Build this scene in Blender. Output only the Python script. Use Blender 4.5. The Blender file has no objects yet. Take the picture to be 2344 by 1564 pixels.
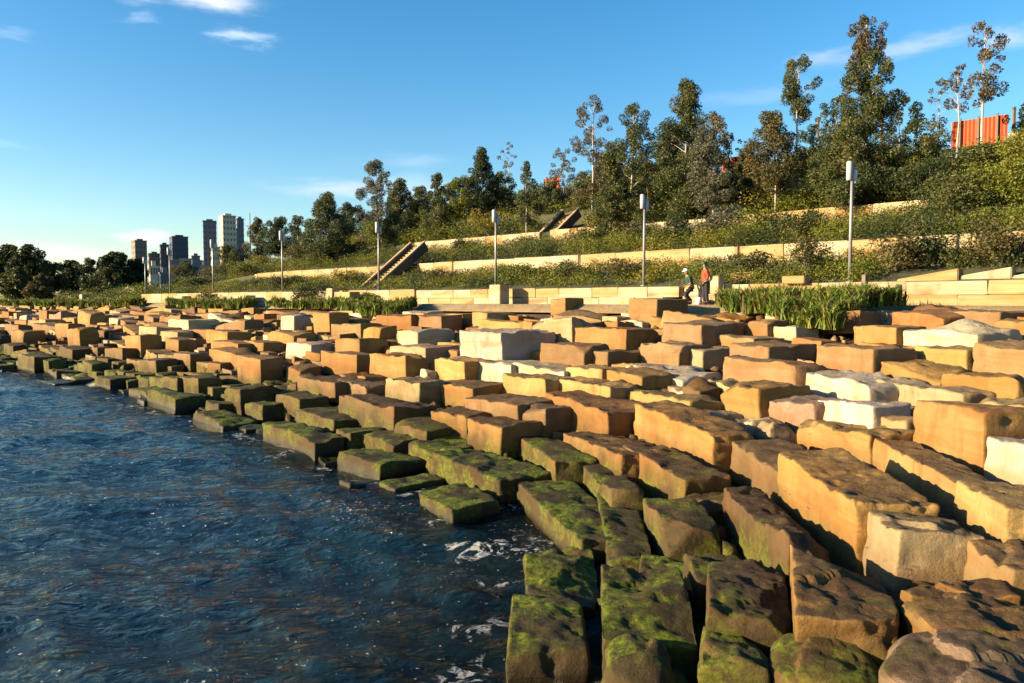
import bpy, math, random
import numpy as np
from mathutils import Vector, Matrix
R = math.radians
random.seed(7); rng = np.random.default_rng(11)
sc = bpy.context.scene
COL = sc.collection

# ------------------------------------------------------------------ camera, sky, sun, exposure
H = 4.0                                   # eye above the water
F_PX = 1800.0; PITCH = math.atan(92 / F_PX)
cam_d = bpy.data.cameras.new('camera'); cam = bpy.data.objects.new('camera', cam_d); COL.objects.link(cam)
cam.location = (0, 0, H); cam.rotation_euler = (math.pi / 2 - PITCH, 0, 0)
cam_d.sensor_width = 36; cam_d.lens = F_PX / 2344 * 36; cam_d.clip_end = 9000; cam_d.clip_start = .1
sc.camera = cam
SUN_EL = R(14.0); SUN_AZ = R(256.0)       # clockwise from +Y: the sun stands left of and behind the camera
SUN_DIR = Vector((math.sin(SUN_AZ) * math.cos(SUN_EL), math.cos(SUN_AZ) * math.cos(SUN_EL), math.sin(SUN_EL)))
sun_d = bpy.data.lights.new('sun', 'SUN'); sun_d.energy = 5.0; sun_d.angle = R(.5); sun_d.color = (1.0, .80, .52)
sun = bpy.data.objects.new('sun', sun_d); COL.objects.link(sun)
sun.rotation_euler = SUN_DIR.to_track_quat('Z', 'Y').to_euler(); sun.location = SUN_DIR * 60
sc.view_settings.view_transform = 'Standard'; sc.view_settings.look = 'None'
sc.view_settings.gamma = 1; sc.view_settings.use_curve_mapping = False; sc.view_settings.exposure = 1.8
sc.cycles.use_denoising = True
sc.cycles.max_bounces = 6; sc.cycles.diffuse_bounces = 1; sc.cycles.transparent_max_bounces = 6

FWD = Vector((0, math.cos(PITCH), -math.sin(PITCH))); UP = Vector((0, math.sin(PITCH), math.cos(PITCH))); CAM = Vector((0, 0, H))
def ray(px, py): return Vector(((px - 1172) / F_PX, 0, 0)) + UP * ((782 - py) / F_PX) + FWD
def proj(p):
    d = Vector(p) - CAM; z = d.dot(FWD)
    return 1172 + F_PX * d.x / z, 782 - F_PX * d.dot(UP) / z, z

world = bpy.data.worlds.new('World'); sc.world = world; world.use_nodes = True
wn = world.node_tree.nodes; wl = world.node_tree.links
bg = wn['Background']; bg.inputs['Strength'].default_value = .072
sky = wn.new('ShaderNodeTexSky'); sky.sky_type = 'NISHITA'; sky.sun_disc = False
sky.sun_elevation = SUN_EL; sky.sun_rotation = SUN_AZ; sky.air_density = 1.0; sky.dust_density = .6; sky.ozone_density = 2.2; sky.altitude = 0
hs = wn.new('ShaderNodeHueSaturation'); hs.inputs['Saturation'].default_value = 1.38; hs.inputs['Hue'].default_value = .499
wl.new(sky.outputs[0], hs.inputs['Color'])
tc = wn.new('ShaderNodeTexCoord')
nz = wn.new('ShaderNodeTexNoise'); nz.inputs['Scale'].default_value = 9; nz.inputs['Detail'].default_value = 5; nz.inputs['Roughness'].default_value = .6
mp = wn.new('ShaderNodeMapping'); mp.inputs['Scale'].default_value = (1, 1, 4); wl.new(tc.outputs['Generated'], mp.inputs[0]); wl.new(mp.outputs[0], nz.inputs[0])
sb = wn.new('ShaderNodeVectorMath'); sb.operation = 'SUBTRACT'; wl.new(nz.outputs['Color'], sb.inputs[0]); sb.inputs[1].default_value = (.5, .5, .5)
sm = wn.new('ShaderNodeVectorMath'); sm.operation = 'MULTIPLY'; wl.new(sb.outputs[0], sm.inputs[0]); sm.inputs[1].default_value = (.13, .13, .035)
dv = wn.new('ShaderNodeVectorMath'); dv.operation = 'ADD'; wl.new(tc.outputs['Generated'], dv.inputs[0]); wl.new(sm.outputs[0], dv.inputs[1])
prev = hs.outputs[0]
#  px, py, half width, half height, strength, colour, tilt
for (cx, cy, hw, hh, st, colr, tilt) in [
        (440, -18, 140, 32, .75, (6.2, 6.0, 5.9), 0), (556, 84, 56, 15, .42, (6.0, 6.3, 7.2), .05), (346, 40, 40, 10, .16, (6.0, 6.4, 7.4), 0),
        (30, 75, 60, 10, .1, (6, 6.4, 7.2), 0), (760, 428, 150, 18, .34, (5.6, 5.1, 5.9), .02), (930, 372, 110, 20, .14, (5.4, 5.2, 6), 0), (960, 440, 90, 40, .22, (6.4, 6.2, 6.8), 0),
        (2085, 108, 150, 18, .36, (4.6, 4.6, 6.0), .1), (1890, 128, 70, 18, .3, (4.6, 4.6, 6), .1), (2330, 88, 60, 22, .4, (4.6, 4.6, 6), .1), (1760, 215, 160, 20, .12, (5, 5, 6), .05),
        (335, 545, 60, 20, .6, (5.4, 4.7, 4.9), 0), (160, 580, 130, 26, .5, (5.2, 4.9, 5.1), 0), (450, 590, 90, 26, .4, (5.2, 4.8, 4.9), 0), (20, 330, 50, 12, .08, (6.2, 6.2, 6.6), 0)]:
    D = ray(cx, cy).normalized()
    f = D; r_ = f.cross(Vector((0, 0, 1))).normalized(); u_ = r_.cross(f)
    r2 = r_ * math.cos(tilt) + u_ * math.sin(tilt); u2 = u_ * math.cos(tilt) - r_ * math.sin(tilt)
    s1 = wn.new('ShaderNodeVectorMath'); s1.operation = 'SUBTRACT'; wl.new(dv.outputs[0], s1.inputs[0]); s1.inputs[1].default_value = D
    ln = wn.new('ShaderNodeCombineXYZ')
    for k, (ax, hx) in enumerate(((r2, hw), (u2, hh))):
        d1 = wn.new('ShaderNodeVectorMath'); d1.operation = 'DOT_PRODUCT'; wl.new(s1.outputs[0], d1.inputs[0]); d1.inputs[1].default_value = ax * (F_PX / hx)
        wl.new(d1.outputs['Value'], ln.inputs[k])
    d3 = wn.new('ShaderNodeVectorMath'); d3.operation = 'DOT_PRODUCT'; wl.new(s1.outputs[0], d3.inputs[0]); d3.inputs[1].default_value = f * 3; wl.new(d3.outputs['Value'], ln.inputs[2])
    le = wn.new('ShaderNodeVectorMath'); le.operation = 'LENGTH'; wl.new(ln.outputs[0], le.inputs[0])
    mr = wn.new('ShaderNodeMapRange'); mr.interpolation_type = 'SMOOTHERSTEP'; wl.new(le.outputs['Value'], mr.inputs['Value'])
    mr.inputs['From Min'].default_value = 1.5; mr.inputs['From Max'].default_value = -.2; mr.inputs['To Max'].default_value = st
    mx = wn.new('ShaderNodeMix'); mx.data_type = 'RGBA'; wl.new(mr.outputs[0], mx.inputs['Factor']); wl.new(prev, mx.inputs['A']); mx.inputs['B'].default_value = (*colr, 1)
    prev = mx.outputs['Result']
wl.new(prev, bg.inputs['Color'])

# ------------------------------------------------------------------ helpers
def tag(o, label=None, cat=None, group=None, kind=None):
    if label: o['label'] = label
    if cat: o['category'] = cat
    if group: o['group'] = group
    if kind: o['kind'] = kind
    return o
def link(name, me, parent=None, loc=None, rz=0):
    o = bpy.data.objects.new(name, me); COL.objects.link(o)
    if loc is not None: o.location = loc
    if rz: o.rotation_euler = (0, 0, rz)
    if parent: o.parent = parent
    return o
def empty(name, loc, rz=0): 
    o = bpy.data.objects.new(name, None); COL.objects.link(o); o.location = loc; o.rotation_euler = (0, 0, rz); o.empty_display_size = .3
    return o
def np_mesh(name, V, Fq, mat=None, cols=None, smooth=False):
    """V (n,3), Fq (m,k) all faces with k corners, cols (n,3) per vertex"""
    V = np.asarray(V, np.float32); Fq = np.asarray(Fq, np.int32)
    me = bpy.data.meshes.new(name); me.vertices.add(len(V)); me.vertices.foreach_set('co', V.ravel())
    m, k = Fq.shape
    me.loops.add(m * k); me.loops.foreach_set('vertex_index', Fq.ravel())
    me.polygons.add(m); me.polygons.foreach_set('loop_start', np.arange(0, m * k, k, dtype=np.int32))
    if smooth: me.polygons.foreach_set('use_smooth', np.ones(m, bool))
    if cols is not None:
        a = me.color_attributes.new('tint', 'FLOAT_COLOR', 'POINT'); c = np.ones((len(V), 4), np.float32); c[:, :3] = cols
        a.data.foreach_set('color', c.ravel())
    me.update(calc_edges=True)
    if mat: me.materials.append(mat)
    return me
class MB:
    def __init__(s): s.v = []; s.f = []
    def box(s, c, d, rz=0, ax=None):
        n = len(s.v); c = Vector(c); M = Matrix.Rotation(rz, 3, 'Z') if ax is None else ax
        for sx in (-.5, .5):
            for sy in (-.5, .5):
                for sz in (-.5, .5): s.v.append(tuple(c + M @ Vector((sx * d[0], sy * d[1], sz * d[2]))))
        s.f += [tuple(n + i for i in q) for q in ((0, 1, 3, 2), (4, 6, 7, 5), (0, 4, 5, 1), (2, 3, 7, 6), (0, 2, 6, 4), (1, 5, 7, 3))]
        return s
    def tube(s, pts, rad, n=8, cap=True):
        base = len(s.v); pts = [Vector(p) for p in pts]
        for i, p in enumerate(pts):
            d = (pts[min(i + 1, len(pts) - 1)] - pts[max(i - 1, 0)]).normalized()
            a = d.orthogonal().normalized() if abs(d.z) > .99 else d.cross(Vector((0, 0, 1))).normalized()
            b = d.cross(a); r = rad[i] if isinstance(rad, (list, tuple)) else rad
            for k in range(n): t = 2 * math.pi * k / n; s.v.append(tuple(p + (a * math.cos(t) + b * math.sin(t)) * r))
        for i in range(len(pts) - 1):
            for k in range(n):
                k2 = (k + 1) % n
                s.f.append((base + i * n + k, base + i * n + k2, base + (i + 1) * n + k2, base + (i + 1) * n + k))
        if cap:
            s.f.append(tuple(base + k for k in range(n))[::-1]); s.f.append(tuple(base + (len(pts) - 1) * n + k for k in range(n)))
        return s
    def mesh(s, name, mat, smooth=False, bevel=0):
        me = bpy.data.meshes.new(name); me.from_pydata(s.v, [], s.f)
        if bevel or True:
            import bmesh
            bm = bmesh.new(); bm.from_mesh(me); bmesh.ops.recalc_face_normals(bm, faces=bm.faces)
            if bevel: bmesh.ops.bevel(bm, geom=bm.edges[:], offset=bevel, segments=1, affect='EDGES')
            bm.to_mesh(me); bm.free()
        for p in me.polygons: p.use_smooth = smooth
        if mat: me.materials.append(mat)
        return me
# vectorised gradient noise
_perm = rng.permutation(256); _perm = np.concatenate([_perm, _perm, _perm])
_g = rng.normal(size=(256, 3)); _g /= np.linalg.norm(_g, axis=1)[:, None]
def pnoise(P):
    P = np.asarray(P, float); I = np.floor(P).astype(int); f = P - I; I &= 255; w = f * f * f * (f * (f * 6 - 15) + 10); out = 0
    for dx in (0, 1):
        for dy in (0, 1):
            for dz in (0, 1):
                h = _perm[_perm[_perm[I[:, 0] + dx] + I[:, 1] + dy] + I[:, 2] + dz]
                g = _g[h]; d = f - (dx, dy, dz); v = (g * d).sum(1)
                wx = w[:, 0] if dx else 1 - w[:, 0]; wy = w[:, 1] if dy else 1 - w[:, 1]; wz = w[:, 2] if dz else 1 - w[:, 2]
                out = out + v * wx * wy * wz
    return out
def fbm(P, o=4, g=.5):
    s = 0; a = 1; P = np.asarray(P, float)
    for i in range(o): s = s + a * pnoise(P * (2 ** i) + i * 17.3); a *= g
    return s

# ------------------------------------------------------------------ materials
def new_mat(name):
    m = bpy.data.materials.new(name); m.use_nodes = True; return m, m.node_tree.nodes, m.node_tree.links, m.node_tree.nodes['Principled BSDF']
def N(nt, typ, **kw):
    n = nt.new(typ)
    for k, v in kw.items():
        if k in n.inputs: n.inputs[k].default_value = v
        else: setattr(n, k, v)
    return n
def mixc(nt, li, fac, a, b, blend='MIX'):
    m = nt.new('ShaderNodeMix'); m.data_type = 'RGBA'; m.blend_type = blend
    for s, x in (('Factor', fac), ('A', a), ('B', b)):
        if hasattr(x, 'default_value') and hasattr(x, 'links'): li.new(x, m.inputs[s])
        else: m.inputs[s].default_value = x if s == 'Factor' else (*x, 1)
    return m.outputs['Result']
def ramp(nt, li, val, lo, hi, tlo=0, thi=1):
    m = nt.new('ShaderNodeMapRange'); li.new(val, m.inputs['Value'])
    m.inputs['From Min'].default_value = lo; m.inputs['From Max'].default_value = hi; m.inputs['To Min'].default_value = tlo; m.inputs['To Max'].default_value = thi
    return m.outputs[0]
def mathn(nt, li, op, a, b):
    m = nt.new('ShaderNodeMath'); m.operation = op
    for i, x in enumerate((a, b)):
        if hasattr(x, 'links'): li.new(x, m.inputs[i])
        else: m.inputs[i].default_value = x
    return m.outputs[0]
def simple(name, col, rough=.7, noise=0, scale=4, metal=0, bump=0):
    col = tuple(c * .84 for c in col)
    m, nt, li, p = new_mat(name); p.inputs['Roughness'].default_value = rough; p.inputs['Metallic'].default_value = metal
    p.inputs['Base Color'].default_value = (*col, 1)
    if noise or bump:
        t = N(nt, 'ShaderNodeTexCoord'); z = N(nt, 'ShaderNodeTexNoise', Scale=scale, Detail=6.0, Roughness=.65); li.new(t.outputs['Object'], z.inputs[0])
        if noise:
            li.new(mixc(nt, li, z.outputs['Fac'], tuple(c * (1 - noise) for c in col), tuple(min(1, c * (1 + noise)) for c in col)), p.inputs['Base Color'])
        if bump:
            b = N(nt, 'ShaderNodeBump', Strength=bump, Distance=.03); li.new(z.outputs['Fac'], b.inputs['Height']); li.new(b.outputs[0], p.inputs['Normal'])
    return m

def sandstone_mat(name, moss=True, lichen=.75, attr=True, col=(.42, .29, .16)):
    m, nt, li, p = new_mat(name)
    geo = N(nt, 'ShaderNodeNewGeometry'); tcn = N(nt, 'ShaderNodeTexCoord'); oi = N(nt, 'ShaderNodeObjectInfo')
    off = nt.new('ShaderNodeVectorMath'); off.operation = 'ADD'; li.new(tcn.outputs['Object'], off.inputs[0])
    sc_ = nt.new('ShaderNodeVectorMath'); sc_.operation = 'SCALE'; sc_.inputs[0].default_value = (37, 91, 53); li.new(oi.outputs['Random'], sc_.inputs['Scale']); li.new(sc_.outputs[0], off.inputs[1])
    P = off.outputs[0]
    if attr:
        at = N(nt, 'ShaderNodeAttribute', attribute_name='tint'); base = at.outputs['Color']
    else: base = mixc(nt, li, 0.0, col, col)
    # big mottling
    n1 = N(nt, 'ShaderNodeTexNoise', Scale=1.3, Detail=5.0, Roughness=.6); li.new(P, n1.inputs[0])
    c = mixc(nt, li, ramp(nt, li, n1.outputs['Fac'], .35, .7), mixc(nt, li, 1.0, base, (.84, .78, .70), 'MULTIPLY'), mixc(nt, li, 1.0, base, (1.15, 1.13, 1.1), 'MULTIPLY'))
    # bedding planes: bands lying across the stone, warped
    mpn = N(nt, 'ShaderNodeMapping'); mpn.inputs['Scale'].default_value = (.3, .3, 2.6); mpn.inputs['Rotation'].default_value = (.09, .05, 0); li.new(P, mpn.inputs[0])
    n2 = N(nt, 'ShaderNodeTexNoise', Scale=1.0, Detail=4.0, Roughness=.65, Distortion=.6); li.new(mpn.outputs[0], n2.inputs[0])
    c = mixc(nt, li, ramp(nt, li, n2.outputs['Fac'], .48, .66, 0, .65), c, mixc(nt, li, 1.0, base, (1.0, .62, .32), 'MULTIPLY'))
    c = mixc(nt, li, ramp(nt, li, n2.outputs['Fac'], .44, .3, 0, .35), c, mixc(nt, li, 1.0, base, (1.25, 1.3, 1.35), 'MULTIPLY'))
    # iron stains
    n3 = N(nt, 'ShaderNodeTexNoise', Scale=.7, Detail=3.0, Roughness=.55, Distortion=1.2); li.new(P, n3.inputs[0])
    c = mixc(nt, li, ramp(nt, li, n3.outputs['Fac'], .58, .72, 0, .6), c, (.15, .055, .01))
    n5 = N(nt, 'ShaderNodeTexNoise', Scale=5.5, Detail=9.0, Roughness=.72); li.new(P, n5.inputs[0])
    n6 = N(nt, 'ShaderNodeTexNoise', Scale=1.1, Detail=3.0, Roughness=.6); li.new(P, n6.inputs[0])
    # vertical saw and drip marks on the sides
    mp2 = N(nt, 'ShaderNodeMapping'); mp2.inputs['Scale'].default_value = (4.3, 4.3, .35); li.new(P, mp2.inputs[0])
    n4 = N(nt, 'ShaderNodeTexNoise', Scale=1.0, Detail=4.0, Roughness=.6); li.new(mp2.outputs[0], n4.inputs[0])
    sepn = N(nt, 'ShaderNodeSeparateXYZ'); li.new(geo.outputs['True Normal'], sepn.inputs[0])
    topness = ramp(nt, li, sepn.outputs['Z'], .45, .9)
    side = mathn(nt, li, 'SUBTRACT', 1.0, topness)
    c = mixc(nt, li, mathn(nt, li, 'MULTIPLY', side, mathn(nt, li, 'MULTIPLY', ramp(nt, li, n4.outputs['Fac'], .55, .72, 0, .7), ramp(nt, li, n6.outputs['Fac'], .45, .6))), c, mixc(nt, li, 1.0, base, (.62, .45, .27), 'MULTIPLY'))
    # weathered crust and lichen on the split tops
    crust = mathn(nt, li, 'MULTIPLY', topness, mathn(nt, li, 'MULTIPLY', ramp(nt, li, n5.outputs['Fac'], .38, .56), ramp(nt, li, n6.outputs['Fac'], .38, .62, .15, lichen)))
    c = mixc(nt, li, crust, c, mixc(nt, li, .85, base, (.034, .02, .011)))
    rough = .88
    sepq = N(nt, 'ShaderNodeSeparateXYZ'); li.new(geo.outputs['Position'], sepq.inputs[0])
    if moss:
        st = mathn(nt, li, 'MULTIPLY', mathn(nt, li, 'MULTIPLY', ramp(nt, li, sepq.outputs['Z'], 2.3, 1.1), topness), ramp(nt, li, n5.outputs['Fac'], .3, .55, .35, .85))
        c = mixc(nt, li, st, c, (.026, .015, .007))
    sepp = N(nt, 'ShaderNodeSeparateXYZ'); li.new(geo.outputs['Position'], sepp.inputs[0])
    if moss:
        nm = N(nt, 'ShaderNodeTexNoise', Scale=1.1, Detail=7.0, Roughness=.65); li.new(geo.outputs['Position'], nm.inputs[0])
        zz = mathn(nt, li, 'ADD', sepp.outputs['Z'], mathn(nt, li, 'MULTIPLY', mathn(nt, li, 'SUBTRACT', nm.outputs['Fac'], .5), 1.7))
        lowm = ramp(nt, li, zz, 1.12, .66)
        mossf = mathn(nt, li, 'MULTIPLY', lowm, ramp(nt, li, topness, 0, 1, .5, .97))
        nm2 = N(nt, 'ShaderNodeTexNoise', Scale=13.0, Detail=6.0, Roughness=.7); li.new(geo.outputs['Position'], nm2.inputs[0])
        nm3 = N(nt, 'ShaderNodeTexNoise', Scale=1.7, Detail=3.0, Roughness=.6); li.new(P, nm3.inputs[0])
        # wet dark stain under the moss line
        c = mixc(nt, li, ramp(nt, li, zz, 1.7, .6, 0, .8), c, (.035, .019, .006))
        mc = mixc(nt, li, ramp(nt, li, nm2.outputs['Fac'], .35, .65), (.006, .012, .001), (.13, .165, .004))
        mc = mixc(nt, li, ramp(nt, li, nm3.outputs['Fac'], .44, .56, 0, .9), mc, (.022, .014, .006))
        mossp = mathn(nt, li, 'MULTIPLY', mossf, ramp(nt, li, nm2.outputs['Fac'], .3, .48, .25, 1))
        c = mixc(nt, li, mossp, c, mc)
        wet = ramp(nt, li, sepp.outputs['Z'], .3, .08)
        c = mixc(nt, li, wet, c, mixc(nt, li, 1.0, c, (.3, .28, .25), 'MULTIPLY'))
        li.new(ramp(nt, li, wet, 0, 1, .88, .3), p.inputs['Roughness'])
    else: p.inputs['Roughness'].default_value = rough
    li.new(c, p.inputs['Base Color']); p.inputs['Specular IOR Level'].default_value = .25
    nb = N(nt, 'ShaderNodeTexNoise', Scale=16.0, Detail=8.0, Roughness=.7); li.new(P, nb.inputs[0])
    hsum = mathn(nt, li, 'ADD', mathn(nt, li, 'MULTIPLY', nb.outputs['Fac'], .5), mathn(nt, li, 'MULTIPLY', n2.outputs['Fac'], .25))
    hsum = mathn(nt, li, 'ADD', hsum, mathn(nt, li, 'MULTIPLY', mathn(nt, li, 'MULTIPLY', n5.outputs['Fac'], 1.6), topness))
    b = N(nt, 'ShaderNodeBump', Strength=.85, Distance=.055); li.new(hsum, b.inputs['Height']); li.new(b.outputs[0], p.inputs['Normal'])
    return m
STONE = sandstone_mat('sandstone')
WALLSTONE = sandstone_mat('dressed_sandstone', moss=False, lichen=.3, attr=False, col=(.33, .275, .185))
WALLSTONE2 = sandstone_mat('dressed_sandstone_golden', moss=False, lichen=.3, attr=False, col=(.30, .215, .105))
PATHSTONE = sandstone_mat('paving_sandstone', moss=False, lichen=.1, attr=False, col=(.24, .19, .11))
def leaf_mat(name):
    m, nt, li, p = new_mat(name); at = N(nt, 'ShaderNodeAttribute', attribute_name='tint')
    li.new(at.outputs['Color'], p.inputs['Base Color']); p.inputs['Roughness'].default_value = .55; p.inputs['Specular IOR Level'].default_value = .25
    tr = nt.new('ShaderNodeBsdfTranslucent'); li.new(at.outputs['Color'], tr.inputs['Color']); mx = nt.new('ShaderNodeMixShader'); mx.inputs[0].default_value = .28
    li.new(p.outputs[0], mx.inputs[1]); li.new(tr.outputs[0], mx.inputs[2]); li.new(mx.outputs[0], nt['Material Output'].inputs['Surface'])
    return m
LEAF = leaf_mat('foliage')
BARK = simple('bark', (.17, .13, .10), .9, .35, 6, bump=.4)
BARK_PALE = simple('pale_bark', (.36, .31, .27), .85, .3, 5, bump=.3)
LAMP_METAL = simple('lamp_metal', (.26, .26, .26), .45, .06, 3, .3)
LAMP_WHITE = simple('lamp_white', (.42, .41, .40), .4, .04, 6)
SOIL = simple('soil', (.09, .075, .04), .95, .5, 1.5, bump=.5)
ORANGE = simple('orange_hoarding', (.42, .062, .009), .6, .22, 3)
RUST = simple('rusted_steel', (.10, .055, .04), .8, .3, 5)
TIMBER = simple('weathered_timber', (.15, .11, .075), .85, .3, 4, bump=.3)

# ------------------------------------------------------------------ land form
SHORE = np.array([(-9, -60), (-3, -12), (-1.2, 2), (-.45, 8.3), (.1, 11), (.1, 12.4), (-1, 14.1), (-3.9, 18), (-11.4, 27.2), (-29.3, 45), (-60, 76), (-160, 180), (-1200, 1290)], float)
def tdist(x, y):
    """signed distance from the waterline, positive on land"""
    p = np.stack([np.atleast_1d(x), np.atleast_1d(y)], -1).astype(float); best = np.full(len(p), 1e9); sg = np.ones(len(p))
    for a, b in zip(SHORE[:-1], SHORE[1:]):
        ab = b - a; k = np.clip(((p - a) @ ab) / (ab @ ab), 0, 1); q = a + k[:, None] * ab; d = np.linalg.norm(p - q, axis=1)
        cr = ab[0] * (p[:, 1] - a[1]) - ab[1] * (p[:, 0] - a[0]); m = d < best
        best = np.where(m, d, best); sg = np.where(m, np.where(cr < 0, 1, -1), sg)
    return best * sg
def zb(t): return np.interp(t, [-8, -1, 0, 4, 9, 17, 30], [-4, -.7, 0, 1.1, 2.3, 3.8, 3.9])
def shore_dir(x, y):
    """unit direction of the rows here, pointing away from the camera"""
    d = np.zeros(2); wsum = 0
    for a, b in zip(SHORE[:-1], SHORE[1:]):
        ab = b - a; k = np.clip(((np.array([x, y]) - a) @ ab) / (ab @ ab), 0, 1); q = a + k * ab; ds = np.linalg.norm(np.array([x, y]) - q)
        w = np.linalg.norm(ab) ** .5 / (ds + .6) ** 4; d += w * ab / np.linalg.norm(ab); wsum += w
    return d / np.linalg.norm(d)
S2 = math.sqrt(2)
def cu(c, u): return c / 2 - u / S2, c / 2 + u / S2
def px_u(px, c):
    k = (px - 1172) / F_PX; y = c / (1 + k); return (y - k * y) / S2
PROFILE_C = [-300, 38.0, 38.8, 42.0, 42.02, 49.0, 49.02, 58.0, 58.02, 66.0, 66.02, 72, 80, 92, 300]
PROFILE_Z = [0, 0, 3.86, 3.86, 4.62, 5.75, 6.55, 7.95, 8.75, 10.0, 10.75, 12.3, 13.9, 14.4, 14.4]
def hill_fade(u): 
    k = np.clip((u - 62) / 44, 0, 1); return 1 - .93 * (k * k * (3 - 2 * k))
def ground_z(x, y):
    x = np.atleast_1d(np.asarray(x, float)); y = np.atleast_1d(np.asarray(y, float)); c = x + y; u = (y - x) / S2; t = tdist(x, y)
    bed = np.where(t > 0, zb(t) - .42, zb(t))
    hz = np.interp(c, PROFILE_C, PROFILE_Z); hz = 3.86 + (hz - 3.86) * np.where(hz > 3.86, hill_fade(u), 1)
    return np.where(c < 38.4, np.minimum(bed, 3.6), hz)
def gz(x, y): return float(ground_z(x, y)[0])
def grid_mesh(name, A, B, fn, mat, smooth=True):
    AA, BB = np.meshgrid(A, B, indexing='ij'); V = fn(AA.ravel(), BB.ravel()); n, m = len(A), len(B)
    i = np.arange((n - 1) * m).reshape(n - 1, m)[:, :-1].ravel(); Fq = np.stack([i, i + m, i + m + 1, i + 1], -1)
    return np_mesh(name, V, Fq, mat, smooth=smooth)
def bed_fn(c, u):
    x, y = cu(c, u); z = ground_z(x, y); z = z + .12 * fbm(np.stack([x, y, 0 * x], -1) * 1.1, 3) * (c < 38); return np.stack([x, y, z], -1)
usteps = np.concatenate([np.linspace(-60, -12, 13), np.arange(-10, 60, .7), np.arange(60, 130, 3), [150, 200, 400, 900, 1800]])
me = grid_mesh('rock_bed', np.concatenate([[-80, -40, -20], np.arange(-10, 38.6, .7), [38.7]]), usteps, bed_fn, None); RUB = sandstone_mat('rubble_bed', moss=True, attr=False, col=(.07, .043, .02)); me.materials.append(RUB)  # rubble colour kept dark, painting in shade for the gaps between blocks
tag(link('ground', me), 'sandstone rubble bed beneath the foreshore blocks', kind='structure')
me = grid_mesh('promenade', np.array([38.72, 39.5, 41, 41.98]), usteps, bed_fn, PATHSTONE); tag(link('path', me), 'pale paved waterside path', kind='structure')
TOPSOIL = simple('planted_soil', (.05, .05, .016), .95, .45, .8, bump=.6)
cc = np.concatenate([np.arange(42.0, 49.01, 1), [49.02], np.arange(50, 58.01, 1), [58.02], np.arange(59, 66.01, 1), [66.02, 68, 70, 72, 75, 78, 80, 84, 92, 130, 300, 2500]]); cc[0] = 42.02
me = grid_mesh('hillside', cc, usteps, bed_fn, TOPSOIL); tag(link('hillside', me), 'terraced green hillside above the promenade', kind='structure')

# ------------------------------------------------------------------ water
def wave_h(x, y):
    r = np.random.default_rng(5); h = 0 * x; wx = x + .35 * pnoise(np.stack([x * .5, y * .5, 0 * x], -1)); wy = y + .35 * pnoise(np.stack([x * .5 + 9, y * .5, 0 * x], -1))
    for i in range(40):
        lam = .30 * (1.10 ** i); th = R(-28) + r.normal() * .55; k = 2 * math.pi / lam; ph = r.uniform(0, 7)
        s = np.sin(k * (wx * math.cos(th + 1.57) + wy * math.sin(th + 1.57)) + ph); amp = .0100 * lam ** .78
        h = h + amp * (1 - 2 * np.abs(s) ** 1.0 * .5 if i % 3 == 0 else s)
    gust = .75 + .5 * pnoise(np.stack([x * .16, y * .16, 3 + 0 * x], -1))
    return (h - h.mean()) * gust
def axis(lo, hi, st, out):
    a = np.arange(lo, hi, st); l = lo - np.cumsum(st * 1.5 ** np.arange(1, out)); r_ = hi + np.cumsum(st * 1.5 ** np.arange(1, out)); return np.concatenate([l[::-1], a, r_])
WX = axis(-32, 4, .08, 27); WY = axis(6, 48, .08, 27)
XX, YY = np.meshgrid(WX, WY, indexing='ij'); x_, y_ = XX.ravel(), YY.ravel(); near = np.clip((60 - np.hypot(x_, y_)) / 20, 0, 1)
hh_ = wave_h(x_, y_) * near; tt = np.full(len(x_), -10.0); mnear = near > 0; tt[mnear] = tdist(x_[mnear], y_[mnear])
n_, m_ = len(WX), len(WY); i_ = np.arange((n_ - 1) * m_).reshape(n_ - 1, m_)[:, :-1].ravel()
crest = (hh_ - .075) / .09
foam = np.clip(crest + .15, 0, 1) * np.clip(pnoise(np.stack([x_ * .45, y_ * .8, 7 + 0 * x_], -1)) * 2.2 + .45, 0, 1)
sh_f = np.clip(1 - np.abs(tt + .15) / .9, 0, 1) * np.clip(pnoise(np.stack([x_ * 1.1, y_ * 1.1, 1 + 0 * x_], -1)) * 3.2 + .25, 0, 1)
swirl = np.exp(-(((x_ + .55) / 1.2) ** 2 + ((y_ - 12.3) / .9) ** 2)) * .8
shallow = np.clip((tt + 1.8) / 1.6, 0, 1)
cols = np.stack([np.clip(foam, 0, 1), np.clip(sh_f + swirl * np.clip(pnoise(np.stack([x_ * 1.6, y_ * 1.6, 2 + 0 * x_], -1)) * 3 + .4, 0, 1), 0, 1), shallow], -1)
m, nt, li, p = new_mat('water'); at = N(nt, 'ShaderNodeAttribute', attribute_name='tint'); sep = N(nt, 'ShaderNodeSeparateColor'); li.new(at.outputs['Color'], sep.inputs[0])
geo = N(nt, 'ShaderNodeNewGeometry')
nf = N(nt, 'ShaderNodeTexNoise', Scale=12.0, Detail=6.0, Roughness=.7, Distortion=.8); li.new(geo.outputs['Position'], nf.inputs[0])
nf2 = N(nt, 'ShaderNodeTexNoise', Scale=2.2, Detail=5.0, Roughness=.7, Distortion=2.0); li.new(geo.outputs['Position'], nf2.inputs[0])
fo = mathn(nt, li, 'MULTIPLY', sep.outputs[0], ramp(nt, li, nf.outputs['Fac'], .54, .64))
fs = mathn(nt, li, 'MULTIPLY', sep.outputs[1], ramp(nt, li, nf2.outputs['Fac'], .5, .6))
nsp = N(nt, 'ShaderNodeTexNoise', Scale=13.0, Detail=2.0, Roughness=.5); li.new(geo.outputs['Position'], nsp.inputs[0]); sp = mathn(nt, li, 'MULTIPLY', ramp(nt, li, nsp.outputs['Fac'], .668, .72), ramp(nt, li, nf2.outputs['Fac'], .48, .6, 0, 1))  # white specks: sparkle glints painted into the colour along with the foam
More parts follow.
